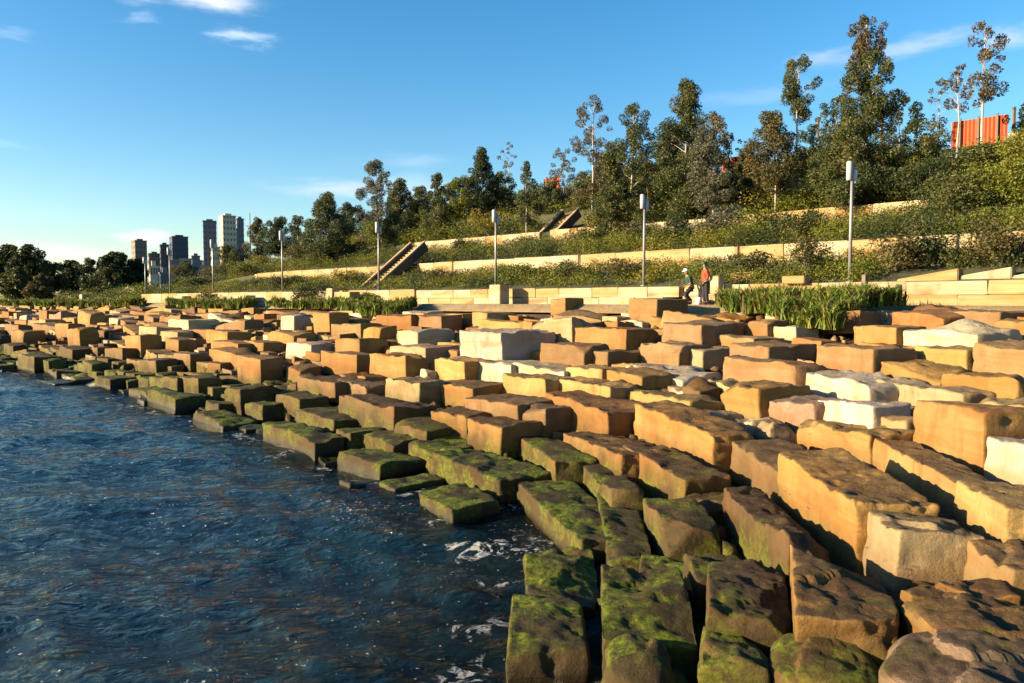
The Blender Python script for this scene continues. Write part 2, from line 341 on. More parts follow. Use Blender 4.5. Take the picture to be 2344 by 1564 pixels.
ff = ramp(nt, li, mathn(nt, li, 'ADD', mathn(nt, li, 'ADD', fo, fs), sp), .22, .6, 0, .85)
nw = N(nt, 'ShaderNodeTexNoise', Scale=.25, Detail=2.0); li.new(geo.outputs['Position'], nw.inputs[0])
wc = mixc(nt, li, ramp(nt, li, nw.outputs['Fac'], .4, .6), (.004, .012, .012), (.004, .009, .013))
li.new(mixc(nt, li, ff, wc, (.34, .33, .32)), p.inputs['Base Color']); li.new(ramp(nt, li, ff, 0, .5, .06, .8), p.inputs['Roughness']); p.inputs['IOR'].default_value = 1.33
nb = N(nt, 'ShaderNodeTexNoise', Scale=1.7, Detail=7.0, Roughness=.6, Distortion=.4); nb.noise_type = 'RIDGED_MULTIFRACTAL'; nb.inputs['Offset'].default_value = 1.0; nb.inputs['Gain'].default_value = 2.0; mpw = N(nt, 'ShaderNodeMapping'); mpw.inputs['Scale'].default_value = (.7, 1.2, 1); mpw.inputs['Rotation'].default_value = (0, 0, R(-28)); li.new(geo.outputs['Position'], mpw.inputs[0]); li.new(mpw.outputs[0], nb.inputs[0])
b = N(nt, 'ShaderNodeBump', Strength=1.0, Distance=.036); li.new(nb.outputs['Fac'], b.inputs['Height']); li.new(b.outputs[0], p.inputs['Normal'])
trn = nt.new('ShaderNodeBsdfTransparent'); trn.inputs[0].default_value = (.55, .62, .5, 1); mxs = nt.new('ShaderNodeMixShader')
li.new(mathn(nt, li, 'MULTIPLY', mathn(nt, li, 'MULTIPLY', sep.outputs[2], .45), mathn(nt, li, 'SUBTRACT', 1.0, ff)), mxs.inputs[0]); li.new(p.outputs[0], mxs.inputs[1]); li.new(trn.outputs[0], mxs.inputs[2]); li.new(mxs.outputs[0], nt['Material Output'].inputs['Surface'])
me = np_mesh('water', np.stack([x_, y_, hh_], -1), np.stack([i_, i_ + m_, i_ + m_ + 1, i_ + 1], -1), m, cols, True)
tag(link('water', me), 'dark choppy harbour water with small whitecaps', kind='structure')

# ------------------------------------------------------------------ foreshore blocks
_lat = {}
def lattice(nx, ny, nz):
    key = (nx, ny, nz)
    if key in _lat: return _lat[key]
    I = -np.ones((nx, ny, nz), int); g = np.stack(np.meshgrid(range(nx), range(ny), range(nz), indexing='ij'), -1).reshape(-1, 3)
    on = ((g == 0) | (g == np.array([nx, ny, nz]) - 1)).any(1); g = g[on]; I[g[:, 0], g[:, 1], g[:, 2]] = np.arange(len(g)); q = []
    def side(S, flip):
        a, b, c, d = S[:-1, :-1].ravel(), S[1:, :-1].ravel(), S[1:, 1:].ravel(), S[:-1, 1:].ravel(); q.append(np.stack([a, d, c, b] if flip else [a, b, c, d], -1))
    side(I[0], True); side(I[-1], False); side(I[:, 0], False); side(I[:, -1], True); side(I[:, :, 0], True); side(I[:, :, -1], False)
    _lat[key] = (g, np.concatenate(q)); return _lat[key]
def ticks(d, r, cell):
    n = max(1, int((d - 2 * r) / cell)); a = np.linspace(r, d - r, n + 1); return np.concatenate([[0, r * .45], a, [d - r * .45, d]]) - d / 2
def block_arrays(L, W, Hh, cell, r, rough, seed, peak=0.0, boulder=False):
    """L along local x, W along local y, base at z=0"""
    tx, ty, tz = ticks(L, r, cell), ticks(W, r, cell), ticks(Hh, r, cell)
    g, q = lattice(len(tx), len(ty), len(tz)); Pp = np.stack([tx[g[:, 0]], ty[g[:, 1]], tz[g[:, 2]]], -1)
    hd = np.array([L, W, Hh]) / 2; rr = r
    if boulder:
        s = Pp / hd; s3 = (np.abs(s) ** 3.2).sum(1) ** (1 / 3.2); Pp = Pp / np.maximum(s3, .5)[:, None] * .98
    inner = hd - rr; qn = np.clip(Pp, -inner, inner); d = Pp - qn; ln_ = np.linalg.norm(d, axis=1); k = ln_ > 1e-6
    if not boulder: Pp[k] = qn[k] + d[k] / ln_[k][:, None] * rr
    nr = np.clip((np.abs(Pp) / hd - .8) / .2, 0, 1) * np.sign(Pp); cr_ = np.random.default_rng(seed + 4242)
    for _ in range(int(cr_.integers(0, 4))):
        nv = np.array([cr_.choice([-1, 1]) * cr_.uniform(.05, .8), cr_.choice([-1, 1, 1, 1]) * cr_.uniform(.1, 1), cr_.uniform(.35, 1.5)]); nv /= np.linalg.norm(nv)
        sup = (np.abs(nv) * hd).sum(); over = Pp @ nv + .03 * pnoise(Pp * 3 + seed % 50) - (sup - cr_.uniform(.06, .30) * min(1, rough * 8)); Pp = Pp - nv * np.maximum(over, 0)[:, None]
    o = np.array([seed * 3.7 % 91, seed * 7.1 % 83, seed * 1.3 % 77])
    top = np.clip((Pp[:, 2] / hd[2] - .55) / .45, 0, 1)
    lf = fbm(Pp * 1.3 + o, 3); hf = fbm(Pp * 4.0 + o, 4, .62); An = Pp * np.array([.55, 1.5, 1.0]); hf = .6 * hf - .5 * np.abs(fbm(An * 1.9 + o + 5, 5, .62)) + .1
    tl = (lf * 3.0); stepn = (np.floor(tl * 2) / 2 + np.clip((tl * 2 - np.floor(tl * 2)) * 3, 0, 1) / 2) / 3.0
    nf_ = int(np.clip(L * W * 4, 4, 14)); fr = np.random.default_rng(seed + 999); fx = np.stack([fr.uniform(-L / 2, L / 2, nf_), fr.uniform(-W / 2, W / 2, nf_)], -1); wob_ = .10 * np.stack([pnoise(Pp * 2.7 + o), pnoise(Pp * 2.7 + o + 40)], -1)
    dd_ = np.linalg.norm((Pp[:, None, :2] + wob_[:, None]) - fx[None], axis=2) * fr.uniform(.8, 1.25, nf_)[None]; ni = dd_.argmin(1); fh_ = fr.uniform(-.5, .35, nf_); fsl = fr.normal(size=(nf_, 2)) * .35
    facet = fh_[ni] + ((Pp[:, :2] - fx[ni]) * fsl[ni]).sum(1)
    dz = (.3 * lf + .35 * stepn + .28 * hf + .62 * facet) * rough * top
    sr = np.random.default_rng(seed); tiltx, tilty = sr.uniform(-.05, .05, 2) * min(1, rough * 6)
    dz = dz + top * (Pp[:, 0] * tiltx + Pp[:, 1] * tilty)
    if peak: dz = dz + top * peak * (np.exp(-(((Pp[:, 0] / L - sr.uniform(-.2, .2)) / .3) ** 2 + ((Pp[:, 1] / W) / .38) ** 2)) - .4)
    ss = .009 if not boulder else .10
    led = pnoise(np.stack([Pp[:, 0] * .25 + o[0], Pp[:, 1] * .25, Pp[:, 2] * 4.5 + o[2]], -1)); led = np.clip(led * 5, -1, 1) * (.012 if not boulder else .02); Pp[:, 0] += nr[:, 0] * led; Pp[:, 1] += nr[:, 1] * led
    Pp[:, 0] += nr[:, 0] * ss * (fbm(Pp * 2.1 + o + 31, 3)) * 1.5; Pp[:, 1] += nr[:, 1] * ss * (fbm(Pp * 2.1 + o + 57, 3)) * 1.5
    # chipped arrises
    ed = np.clip(ln_ / rr, 0, 1) * (Pp[:, 2] > 0); chip = np.clip(fbm(Pp * 3.3 + o + 11, 3) - .05, 0, 1) * ed * .26
    Pp = Pp * (1 - chip[:, None] * np.array([.35, .35, 0])); dz = dz - chip * .35
    # the sides are out of square by a little
    Pp[:, 0] += Pp[:, 1] * sr.uniform(-.06, .06) + Pp[:, 2] * sr.uniform(-.03, .03); Pp[:, 1] += Pp[:, 2] * sr.uniform(-.03, .03)
    Pp[:, 2] += dz + hd[2]
    return Pp, q
TINT_K = .40
TINT = {'gold': (.56, .335, .105), 'tan': (.44, .285, .13), 'cream': (.86, .76, .56), 'pink': (.56, .40, .29), 'brown': (.25, .145, .065), 'yellow': (.70, .47, .175), 'rust': (.50, .25, .08), 'buff': (.64, .47, .25)}
WORDS = {'gold': 'golden', 'tan': 'tan', 'cream': 'cream white', 'pink': 'pinkish', 'brown': 'dark brown', 'yellow': 'pale yellow', 'rust': 'rusty orange', 'buff': 'buff'}
blocks = []                                 # dict per block
def surf_hit(px, py, dz=0.0):
    d = ray(px, py); lo, hi = 2.0, 140.0; prevd = lo
    for k in np.geomspace(3, 160, 400):
        p_ = CAM + d * float(k)
        if p_.z < max(float(zb(tdist(p_.x, p_.y)[0])), 0) + dz:
            lo, hi = prevd, float(k)
            for _ in range(22):
                mid = (lo + hi) / 2; p_ = CAM + d * mid
                if p_.z < max(float(zb(tdist(p_.x, p_.y)[0])), 0) + dz: hi = mid
                else: lo = mid
            return CAM + d * hi
        prevd = float(k)
    return CAM + d * 100
def slen(P0, dr, px):
    """distance from P0 along dr until the image column px"""
    d0 = P0 - CAM; k = (px - 1172) / F_PX; a = d0.x - k * d0.dot(FWD); b_ = dr.x - k * dr.dot(FWD)
    return -a / b_ if abs(b_) > 1e-6 else 99
def hand(Lx, Ex, Rx, yt, yb, tint, ang=None, rough=.10, peak=0, boulder=False, Lmax=4.2, Wmax=2.4, Lfix=None, Wfix=None, label=None, z0=None):
    """a block from its front corner Ex (top yt, foot yb), the far end Lx of its left face and the far end Rx of its right face"""
    if z0 is None: E = surf_hit(Ex, yb)
    else: d = ray(Ex, yb); E = CAM + d * ((z0 - H) / d.z)
    dep = (E - CAM).dot(FWD); ztop = E.z + (yb - yt) * dep / F_PX
    if ang is None: sd = shore_dir(E.x, E.y); a = math.atan2(sd[0], sd[1])
    else: a = R(ang)
    a += random.uniform(-.04, .04)
    dl = Vector((math.sin(a), math.cos(a), 0)); dw = Vector((math.cos(a), -math.sin(a), 0))
    if dw.y < 0 and ang is None: pass
    dw = Vector((dl.y, -dl.x, 0))
    L = Lfix or slen(E, dl, Lx); W = Wfix or slen(E, dw, Rx)
    L = L if 0 < L < Lmax else (Lmax if L > 0 else 1.2); W = W if 0 < W < Wmax else Wmax if W > 0 else 1.2
    if Rx - Ex < 42 and not Wfix and not boulder: W = 1.2
    L = max(L, .5); W = max(W, .6)
    c0 = E + dl * L / 2 + dw * W / 2
    base = min(gz(c0.x, c0.y) - .05, E.z - .3)
    blocks.append(dict(c=(c0.x, c0.y), a=a, L=L, W=W, base=base, top=ztop, tint=tint, rough=rough, peak=peak, boulder=boulder, hand=True, label=label))
    return blocks[-1]
NEAR = [  # near field, explicit directions
 (1781, 1960, 2155, 1142, 1258, 'gold', 2, .10, 'big golden block with drip-stained left side, long and level, right foreground'),
 (1972, 2052, 2260, 1222, 1300, 'buff', 3, .16, 'buff block with rough pitted top, hard behind the rust-striped block at right'),
 (2055, 2085, 2350, 1345, 1405, 'rust', 6, .12, 'wide rusty block with striped front face at the right edge of foreground'),
 (2181, 2297, 2470, 1160, 1245, 'yellow', 10, .06, 'smooth pale yellow block with rounded corner at the right edge'),
 (1994, 2181, 2300, 1100, 1150, 'yellow', 6, .06, 'long pale yellow block behind the big drip-stained one'),
 (1812, 1818, 2065, 1385, 1484, 'gold', 19, .12, 'golden block with wave-shaped shadow on its top and banded front face'),
 (1656, 1805, 1920, 1252, 1310, 'brown', 4, .16, 'dark weathered block leading up to the banded block in front'),
 (1606, 1612, 1812, 1395, 1480, 'brown', 15, .20, 'brown block with deeply hollowed top, second of the four front foreground blocks'),
 (1375, 1380, 1600, 1432, 1508, 'brown', 8, .14, 'tall brown block with moss down its right side, front foreground'),
 (1150, 1160, 1352, 1490, 1556, 'brown', 2, .10, 'bright green moss covered block standing in the water at bottom centre'),
 (1196, 1202, 1385, 1352, 1400, 'brown', 2, .16, 'dark mossy block half sunk behind the bright green one'),
 (1178, 1326, 1487, 1238, 1280, 'tan', -12, .07, 'large flat green mossed slab jutting into the foamy water'),
 (1335, 1392, 1500, 1262, 1300, 'brown', 4, .12, 'small bright green mossy stone wedged behind the tall brown block'),
 (1306, 1400, 1480, 1130, 1175, 'tan', -8, .12, 'mossy stone with hollowed top above the green slab'),
 (1472, 1530, 1655, 1190, 1255, 'tan', -3, .16, 'tan stone with broken peaked top and green foot'),
 (1285, 1422, 1440, 1050, 1098, 'gold', -14, .08, None),
 (1422, 1566, 1678, 1092, 1150, 'gold', -14, .08, 'long golden block with black shadowed end, above the mossy stones'),
 (1148, 1270, 1370, 1056, 1094, 'gold', -16, .08, 'golden block with bright left side and black end at the edge of the moss'),
 (1668, 1790, 1800, 1075, 1140, 'tan', -2, .10, None),
]
for (a1, a2, a3, a4, a5, tn, an, rg, lb) in NEAR:
    mL = 3.2; f = dict(Lfix=None)
    if a2 - a1 < 12: f = dict(Lfix=1.75)
    hand(a1, a2, a3, a4, a5, tn, ang=an, rough=rg, label=lb, **f)
# boulders at the lower right corner
hand(1860, 1990, 2420, 1530, 1640, 'pink', ang=30, rough=.22, boulder=True, Lfix=1.5, Wfix=2.4, label='pinkish rounded boulder at the bottom right corner')
hand(2080, 2110, 2480, 1440, 1510, 'gold', ang=12, rough=.2, boulder=True, Lfix=1.3, Wfix=1.9, label='low golden boulder at the right edge above the corner boulder')
hand(1740, 1760, 1880, 1520, 1560, 'rust', ang=20, rough=.2, boulder=True, Lfix=.9, Wfix=.9, label='small rusty boulder below the banded block at the bottom edge')
hand(1560, 1600, 1745, 1500, 1560, 'brown', ang=14, rough=.2, Lfix=1.0, label='ledged brown stone at the bottom edge below the hollowed block')
hand(1370, 1385, 1560, 1520, 1600, 'brown', ang=6, rough=.2, boulder=True, Lfix=.9, label='bright mossy boulder at the bottom edge below the tall brown block')
MID = [  # Lx, Ex, Rx, ytop, ybot, tint, extra
 (1259,1294,1326,682,708,'tan'),(1302,1338,1371,670,697,'cream'),(1438,1502,1576,684,728,'tan'),(1219,1310,1366,732,785,'buff'),(1312,1431,1512,755,797,'gold'),
 (1515,1607,1704,740,792,'tan'),(1704,1756,1775,738,768,'tan'),(1236,1336,1360,792,838,'tan'),(1340,1392,1486,805,836,'tan'),(1464,1553,1575,792,825,'tan'),
 (1556,1610,1700,800,822,'buff'),(1291,1376,1400,848,882,'yellow'),(1377,1470,1574,857,895,'gold'),(1430,1560,1655,852,874,'cream'),(1655,1823,1835,838,886,'tan'),
 (1652,1740,1862,890,955,'gold'),(1560,1600,1652,878,912,'brown'),(1150,1250,1260,870,912,'yellow'),(1252,1396,1410,885,926,'yellow'),(1397,1577,1676,922,957,'yellow'),
 (1190,1247,1260,938,985,'tan'),(1247,1390,1410,935,988,'rust'),(1390,1632,1748,985,1066,'gold'),(1585,1640,1710,950,965,'cream'),(1705,1760,1835,972,1010,'buff'),
 (1607,1727,1795,773,792,'buff'),(1670,1760,1870,792,832,'tan'),(1757,1820,1880,750,770,'cream'),(1952,2050,2060,750,780,'gold'),(2050,2238,2340,752,797,'cream'),
 (1869,2000,2098,799,850,'tan'),(2095,2215,2225,802,833,'yellow'),(2222,2400,2440,798,862,'tan'),(2010,2148,2250,842,876,'gold'),(1829,1992,2115,876,917,'cream'),
 (1995,2205,2284,898,923,'buff'),(2155,2330,2400,872,906,'gold'),(1740,1865,1880,930,980,'pink'),(1871,1998,2090,935,1000,'cream'),(2088,2250,2380,942,1049,'gold'),
 (1998,2070,2100,968,1005,'buff'),(2252,2400,2460,1035,1100,'cream'),(1815,1990,2000,1000,1042,'yellow'),
 (761,902,980,935,987,'tan'),(1065,1188,1200,928,975,'tan'),(985,1068,1080,955,986,'gold'),(1068,1145,1150,978,1026,'gold'),(930,990,1145,1030,1048,'tan'),
 (768,803,905,992,1020,'tan'),(803,900,915,1010,1032,'tan'),(900,975,1060,980,1010,'tan'),(988,1145,1265,1090,1140,'brown'),(768,865,985,1068,1100,'brown'),
 (868,905,1020,1115,1145,'tan'),(780,800,880,1110,1132,'brown'),(956,1035,1150,1160,1208,'tan'),
 (642,673,716,722,751,'cream'),(718,755,765,716,750,'gold'),(828,942,950,722,750,'rust'),(750,825,850,744,764,'tan'),(830,868,910,750,778,'gold'),(910,957,1045,756,788,'cream'),
 (947,1010,1060,722,750,'tan'),(1054,1151,1287,760,823,'cream'),(1080,1113,1185,716,739,'yellow'),(765,822,893,778,813,'gold'),(653,712,764,786,811,'cream'),(708,817,823,813,846,'gold'),
 (845,928,990,819,861,'gold'),(997,1065,1070,826,859,'yellow'),(1066,1170,1290,838,861,'cream'),(893,975,1050,796,821,'buff'),(1170,1290,1300,848,872,'cream'),(985,1083,1165,888,917,'gold'),
 (880,960,1020,876,917,'buff'),(655,768,775,877,906,'tan'),(768,840,890,882,902,'buff'),(545,599,651,820,871,'gold'),(630,685,755,912,942,'tan'),(683,765,905,960,985,'tan'),
 (535,720,790,1005,1050,'tan'),(653,681,735,839,861,'gold'),(376,431,505,733,759,'cream'),(106,155,180,742,769,'gold'),(3,53,105,758,783,'gold'),(57,107,140,711,729,'rust'),(149,205,235,714,739,'gold'),
 (286,322,358,770,806,'gold'),(317,358,425,750,773,'buff'),(378,409,451,776,798,'gold'),(451,545,560,785,811,'gold'),(472,520,577,760,786,'gold'),(585,672,680,763,783,'gold'),(555,602,652,784,803,'gold'),
 (397,436,484,812,836,'tan'),(478,548,560,806,831,'gold'),(190,209,260,830,853,'tan'),(315,358,406,826,851,'tan'),(413,455,515,867,898,'tan'),(516,552,630,890,936,'tan'),(335,405,420,870,894,'tan'),
 (33,78,90,818,846,'tan'),(80,112,157,823,843,'tan'),(155,183,220,752,790,'gold'),(335,400,470,908,937,'brown'),(440,510,595,967,991,'brown'),(215,250,320,868,885,'brown'),(240,280,335,800,815,'tan'),
 (2150,2290,2420,714,738,'tan'),(2040,2160,2250,712,744,'rust'),(2275,2400,2480,735,765,'gold'),(130,165,240,800,812,'brown'),(0,30,70,790,806,'brown'),(560,600,640,930,952,'tan'),(470,500,540,925,945,'tan'),
]
LAB = {(1054,1151): 'tall cream white cube block with grey shaded end, brightest on the mid slope', (2050,2238): 'large cream boulder-like block with peaked top, below the right end of the path',
 (2088,2250): 'big golden block with sloping rust bands near the right edge', (1829,1992): 'long cream white block below the tan block at centre right', (1438,1502): 'bulky tan block with dark hollow end left of the workers',
 (1390,1632): 'very long golden block ending in a black shadowed face, centre right', (1652,1740): 'orange block under the wide tan one, with blocky left face', (1560,1600): 'small dark brown crusted stone between the golden rows',
 (545,599): 'tall golden block with a pale foot beside black shadow, left of centre', (376,431): 'cream white block standing out among golden ones at far left', (956,1035): 'pitted tan block with its foot in the water, right of the foam',
 (1740,1865): 'pinkish slab beside the cream block at right', (780,800): 'low black mossy stone awash in the water', (1302,1338): 'small cream cube below the path left of the workers'}
for row in MID:
    Lx, Ex, Rx, yt, yb, tn = row
    hand(Lx, Ex, Rx, yt, yb, tn, rough=random.uniform(.07, .15) * (1.6 if Ex in (1600, 960, 2238) else 1), peak=.3 if Ex in (2238, 1600) else 0, Lmax=3.4 if yt > 900 else 3.0, label=LAB.get((Lx, Ex)))
# rows of blocks between and beyond
def corners(b, grow=0.0):
    dl = np.array([math.sin(b['a']), math.cos(b['a'])]); dw = np.array([dl[1], -dl[0]]); c0 = np.array(b['c'])
    return [c0 + dl * sx * (b['L'] / 2 + grow) + dw * sy * (b['W'] / 2 + grow) for sx in (-1, 1) for sy in (-1, 1)]
def inside(b, pt, grow=0.0):
    dl = np.array([math.sin(b['a']), math.cos(b['a'])]); dw = np.array([dl[1], -dl[0]]); d = np.array(pt) - np.array(b['c'])
    return abs(d @ dl) < b['L'] / 2 + grow and abs(d @ dw) < b['W'] / 2 + grow
seg = np.linalg.norm(np.diff(SHORE, axis=0), axis=1); cum = np.concatenate([[0], np.cumsum(seg)])
def shore_pt(s):
    x = np.interp(s, cum, SHORE[:, 0]); y = np.interp(s, cum, SHORE[:, 1]); return np.array([x, y])
def smooth_frame(s):
    a = shore_pt(s - 2.2); b_ = shore_pt(s + 2.2); d = (b_ - a) / np.linalg.norm(b_ - a); return (shore_pt(s - 1) + shore_pt(s + 1) + shore_pt(s)) / 3, d, np.array([d[1], -d[0]])
handb = list(blocks)
k_row = 0; tpos = -.35
while tpos < 17.2:
    Wd = 1.15 if tpos < 7 else 1.5
    s = 50.0 + random.uniform(0, 2)
    while s < 250:
        P0, d, nrm = smooth_frame(s)
        far = np.linalg.norm(P0)
        L = random.choice([1.5, 2.0, 2.5, 3.0, 3.6]) * (1.25 if far > 45 else 1)
        # spread the rows where the waterline bends
        c0 = P0 + nrm * (tpos + Wd / 2); tr = float(tdist(c0[0], c0[1])[0]); cpos = c0.sum()
        step = L + random.choice([.05, .12, .2, .35, .7]); s += step
        if cpos > 37.6 + (0 if c0[1] < 60 else .6): continue
        dz = random.choice([-.12, -.04, .02, .08, .15, .24, .4]) * (1 if cpos < 34 else .4) if tpos > .5 else random.uniform(-.05, .28)
        a = math.atan2(d[0], d[1]) + random.gauss(0, .09) + (random.choice([-.3, .35, .5]) if random.random() < .16 else 0)
        tn = random.choices(['gold', 'tan', 'cream', 'buff', 'rust', 'yellow', 'brown', 'pink'], [8, 6, 2.2, 4, 2, 2, 1.5, .6])[0]
        b = dict(c=(float(c0[0]), float(c0[1])), a=a, L=L * random.uniform(.9, 1), W=Wd * random.uniform(.86, .96), tint=tn, rough=random.uniform(.08, .22), peak=0, boulder=random.random() < .05, hand=False, label=None)
        zt_ = max(float(zb(tr)), -.1) + dz; b['base'] = min(gz(*b['c']) - .05, zt_ - .6); b['top'] = zt_
        q0 = proj((c0[0], c0[1], zt_))
        if c0[1] < 2.5 or q0[0] < -260 or q0[0] > 2700 or q0[1] > 1850: continue
        hit = False
        for o_ in handb:
            if abs(o_['c'][0] - c0[0]) + abs(o_['c'][1] - c0[1]) > 7: continue
            if inside(o_, b['c'], .45) or any(inside(o_, q, -.12) for q in corners(b)) or any(inside(b, q, -.12) for q in corners(o_)): hit = True; break
            # does it stand in front of a block measured from the photograph and hide its lit face?
        if hit:
            # leave a smaller, lower stone if only a corner clashed
            b['L'] *= .5; b['W'] *= .8; b['top'] = zt_ - .12 - max(dz, 0); 
            if any(inside(o_, b['c'], .3) for o_ in handb) or any(inside(o_, q, -.05) for o_ in handb for q in corners(b)): continue
        else:
            for o_ in handb:                       # keep low in front of hand-placed ones
                dd = np.array(o_['c']) - c0
                if np.linalg.norm(dd) < 3.2 and np.dot(dd, c0) > 0: b['top'] = min(b['top'], zt_ - dz + .05); break
        gone = False
        for o_ in handb:                           # open, sunken ground beyond the shadowed ends of the measured blocks
            dl = np.array([math.sin(o_['a']), math.cos(o_['a'])]); dw = np.array([dl[1], -dl[0]]); dd = c0 - np.array(o_['c']); al = -(dd @ dl) - o_['L'] / 2; la = abs(dd @ dw) - o_['W'] / 2
            if -.3 < al < 1.9 and la < .5:
                b['top'] = min(b['top'], zt_ - dz - .22); gone = gone or (al < .9 and o_['top'] - zt_ + dz > .5)
        if gone: continue
        blocks.append(b)
    tpos += Wd + .03; k_row += 1
# low flat stones packed into the spots still bare
for cc_ in np.arange(9.5, 37.4, .8):
    for uu_ in np.arange(-1, 62, .95):
        x, y = cu(cc_ + random.uniform(-.2, .2), uu_ + random.uniform(-.25, .25)); t_ = float(tdist(x, y)[0])
        if t_ < .25 or y < 5 or (31.0 < cc_ and 1650 < proj((x, y, 3.5))[0] < 2050): continue
        sd = shore_dir(x, y); b = dict(c=(x, y), a=math.atan2(sd[0], sd[1]) + random.gauss(0, .15), L=random.uniform(.8, 1.35), W=random.uniform(.65, .95), tint=random.choice(['gold', 'tan', 'tan', 'buff', 'rust', 'brown', 'cream']), rough=random.uniform(.1, .2), peak=0, boulder=False, hand=False, label=None)
        near_ = [o_ for o_ in blocks if abs(o_['c'][0] - x) + abs(o_['c'][1] - y) < 6]
        if any(inside(o_, (x, y), .18) for o_ in near_): continue
        if any(inside(o_, q, -.2) for o_ in near_ for q in corners(b)): b['L'] *= .65; b['W'] *= .75
        b['top'] = float(zb(t_)) + random.uniform(-.12, .08); b['base'] = gz(x, y) - .1
        if b['top'] - b['base'] < .25: b['base'] = b['top'] - .3
        q0 = proj((x, y, b['top']))
        if -200 < q0[0] < 2600 and q0[1] < 1750: blocks.append(b)
# nothing may bury the people's spot or the grass bank
vis = []
for i, b in enumerate(blocks):
    b['i'] = i; b['px'], b['py'], b['dep'] = proj((b['c'][0], b['c'][1], b['top'])); b['t'] = float(tdist(*b['c'])[0])
    b['in'] = -60 < b['px'] < 2404 and b['py'] < 1640
    b['size'] = math.sqrt(b['L'] * b['W']) / b['dep'] + (1000 if b['hand'] else 0)
inn = sorted([b for b in blocks if b['in']], key=lambda b: -b['size'])
single = inn[:300]; rest = [b for b in blocks if b not in single]
ORD = ['first', 'second', 'third', 'fourth', 'fifth', 'sixth', 'seventh', 'eighth', 'ninth', 'tenth', 'eleventh', 'twelfth', 'thirteenth', 'fourteenth', 'fifteenth', 'sixteenth', 'seventeenth', 'eighteenth', 'nineteenth', 'twentieth',
       'twenty-first', 'twenty-second', 'twenty-third', 'twenty-fourth', 'twenty-fifth', 'twenty-sixth', 'twenty-seventh', 'twenty-eighth', 'twenty-ninth', 'thirtieth', 'thirty-first', 'thirty-second', 'thirty-third', 'thirty-fourth', 'thirty-fifth', 'thirty-sixth', 'thirty-seventh', 'thirty-eighth', 'thirty-ninth', 'fortieth']
rows_ = {}
for b in single: rows_.setdefault(max(0, int((b['t'] + .2) / 1.25)), []).append(b)
for rk, bl in rows_.items():
    bl.sort(key=lambda b: b['px'])
    for j, b in enumerate(bl):
        hgt = b['top'] - float(zb(b['t'])); shp = 'long' if b['L'] > 2.15 else 'rounded' if b['boulder'] else 'flat' if hgt < .12 else 'tall' if hgt > .6 else 'squat'
        colw = WORDS[b['tint']] if b['top'] > .75 else 'green mossed'
        place = 'at the waterline' if rk == 0 else 'of the %s row above the water' % ORD[rk - 1]
        b['lab'] = b['label'] or '%s %s block, %s from the left %s' % (shp, colw, ORD[min(j, 39)], place)
def make_arr(b, far):
    hgt = b['top'] - b['base']; cell = .038 if b['dep'] < 11 else .065 if b['dep'] < 17 else .13 if b['dep'] < 30 else .4 if not far else .8
    r = .035 if b['dep'] < 12 else .045
    return block_arrays(b['L'], b['W'], hgt, cell, min(r, hgt / 3), b['rough'], b['i'] + 5, b['peak'], b['boulder'])
def tintv(b):
    r_ = random.Random(b['i']); k = r_.uniform(.85, 1.15); t_ = TINT[b['tint']]; k *= TINT_K; return (t_[0] * k, t_[1] * k * r_.uniform(.96, 1.04), t_[2] * k * r_.uniform(.9, 1.1))
for b in single:
    V, q = make_arr(b, False); V = V[:, [1, 0, 2]] * np.array([1, 1, 1.0]); q = q[:, ::-1]        # length along local +y
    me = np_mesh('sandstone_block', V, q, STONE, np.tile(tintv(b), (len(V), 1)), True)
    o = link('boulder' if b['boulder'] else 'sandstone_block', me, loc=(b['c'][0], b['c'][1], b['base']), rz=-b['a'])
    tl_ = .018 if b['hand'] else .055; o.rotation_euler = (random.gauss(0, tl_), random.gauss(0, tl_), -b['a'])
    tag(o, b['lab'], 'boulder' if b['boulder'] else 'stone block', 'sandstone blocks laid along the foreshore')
VV, QQ, CC, n = [], [], [], 0
for b in rest:
    V, q = make_arr(b, True); ca, sa = math.cos(-b['a']), math.sin(-b['a']); X = V[:, 1]; Y = V[:, 0]
    W_ = np.stack([ca * X - sa * Y + b['c'][0], sa * X + ca * Y + b['c'][1], V[:, 2] + b['base']], -1); VV.append(W_); QQ.append(q[:, ::-1] + n); CC.append(np.tile(tintv(b), (len(V), 1))); n += len(V)
if VV:
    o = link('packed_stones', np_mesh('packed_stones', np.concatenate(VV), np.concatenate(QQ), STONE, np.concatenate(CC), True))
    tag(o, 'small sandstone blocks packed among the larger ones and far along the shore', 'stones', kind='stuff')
# broken stone lying in the gaps
r_ = np.random.default_rng(77); P_, F_, C_ = [], [], []; nn = 0; CB = np.array([(x, y, z) for x in (-1, 1) for y in (-1, 1) for z in (-1, 1)], float) / 2; QF = np.array([(0, 1, 3, 2), (4, 6, 7, 5), (0, 4, 5, 1), (2, 3, 7, 6), (0, 2, 6, 4), (1, 5, 7, 3)])
cs_ = r_.uniform(8, 38, 4200); us_ = -2 + 80 * r_.uniform(0, 1, 4200) ** 1.4; xs_, ys_ = cu(cs_, us_); ts_ = tdist(xs_, ys_); zs_ = ground_z(xs_, ys_)
for x, y, t_, z in zip(xs_, ys_, ts_, zs_):
    if t_ < .1 or y < 4: continue
    sz = r_.uniform(.10, .34) * r_.uniform(.6, 1, 3); A = Matrix.Rotation(r_.uniform(0, 6), 3, 'Z') @ Matrix.Rotation(r_.normal() * .5, 3, 'X'); V = (CB + r_.normal(size=(8, 3)) * .11) * sz; V = V @ np.array(A).T + (x, y, z + sz[2] * .25 + .04)
    P_.append(V); F_.append(QF + nn); nn += 8; C_.append(np.tile(np.array([TINT['tan'], TINT['gold'], TINT['brown'], TINT['buff']][r_.integers(4)]) * TINT_K * .9, (8, 1)))
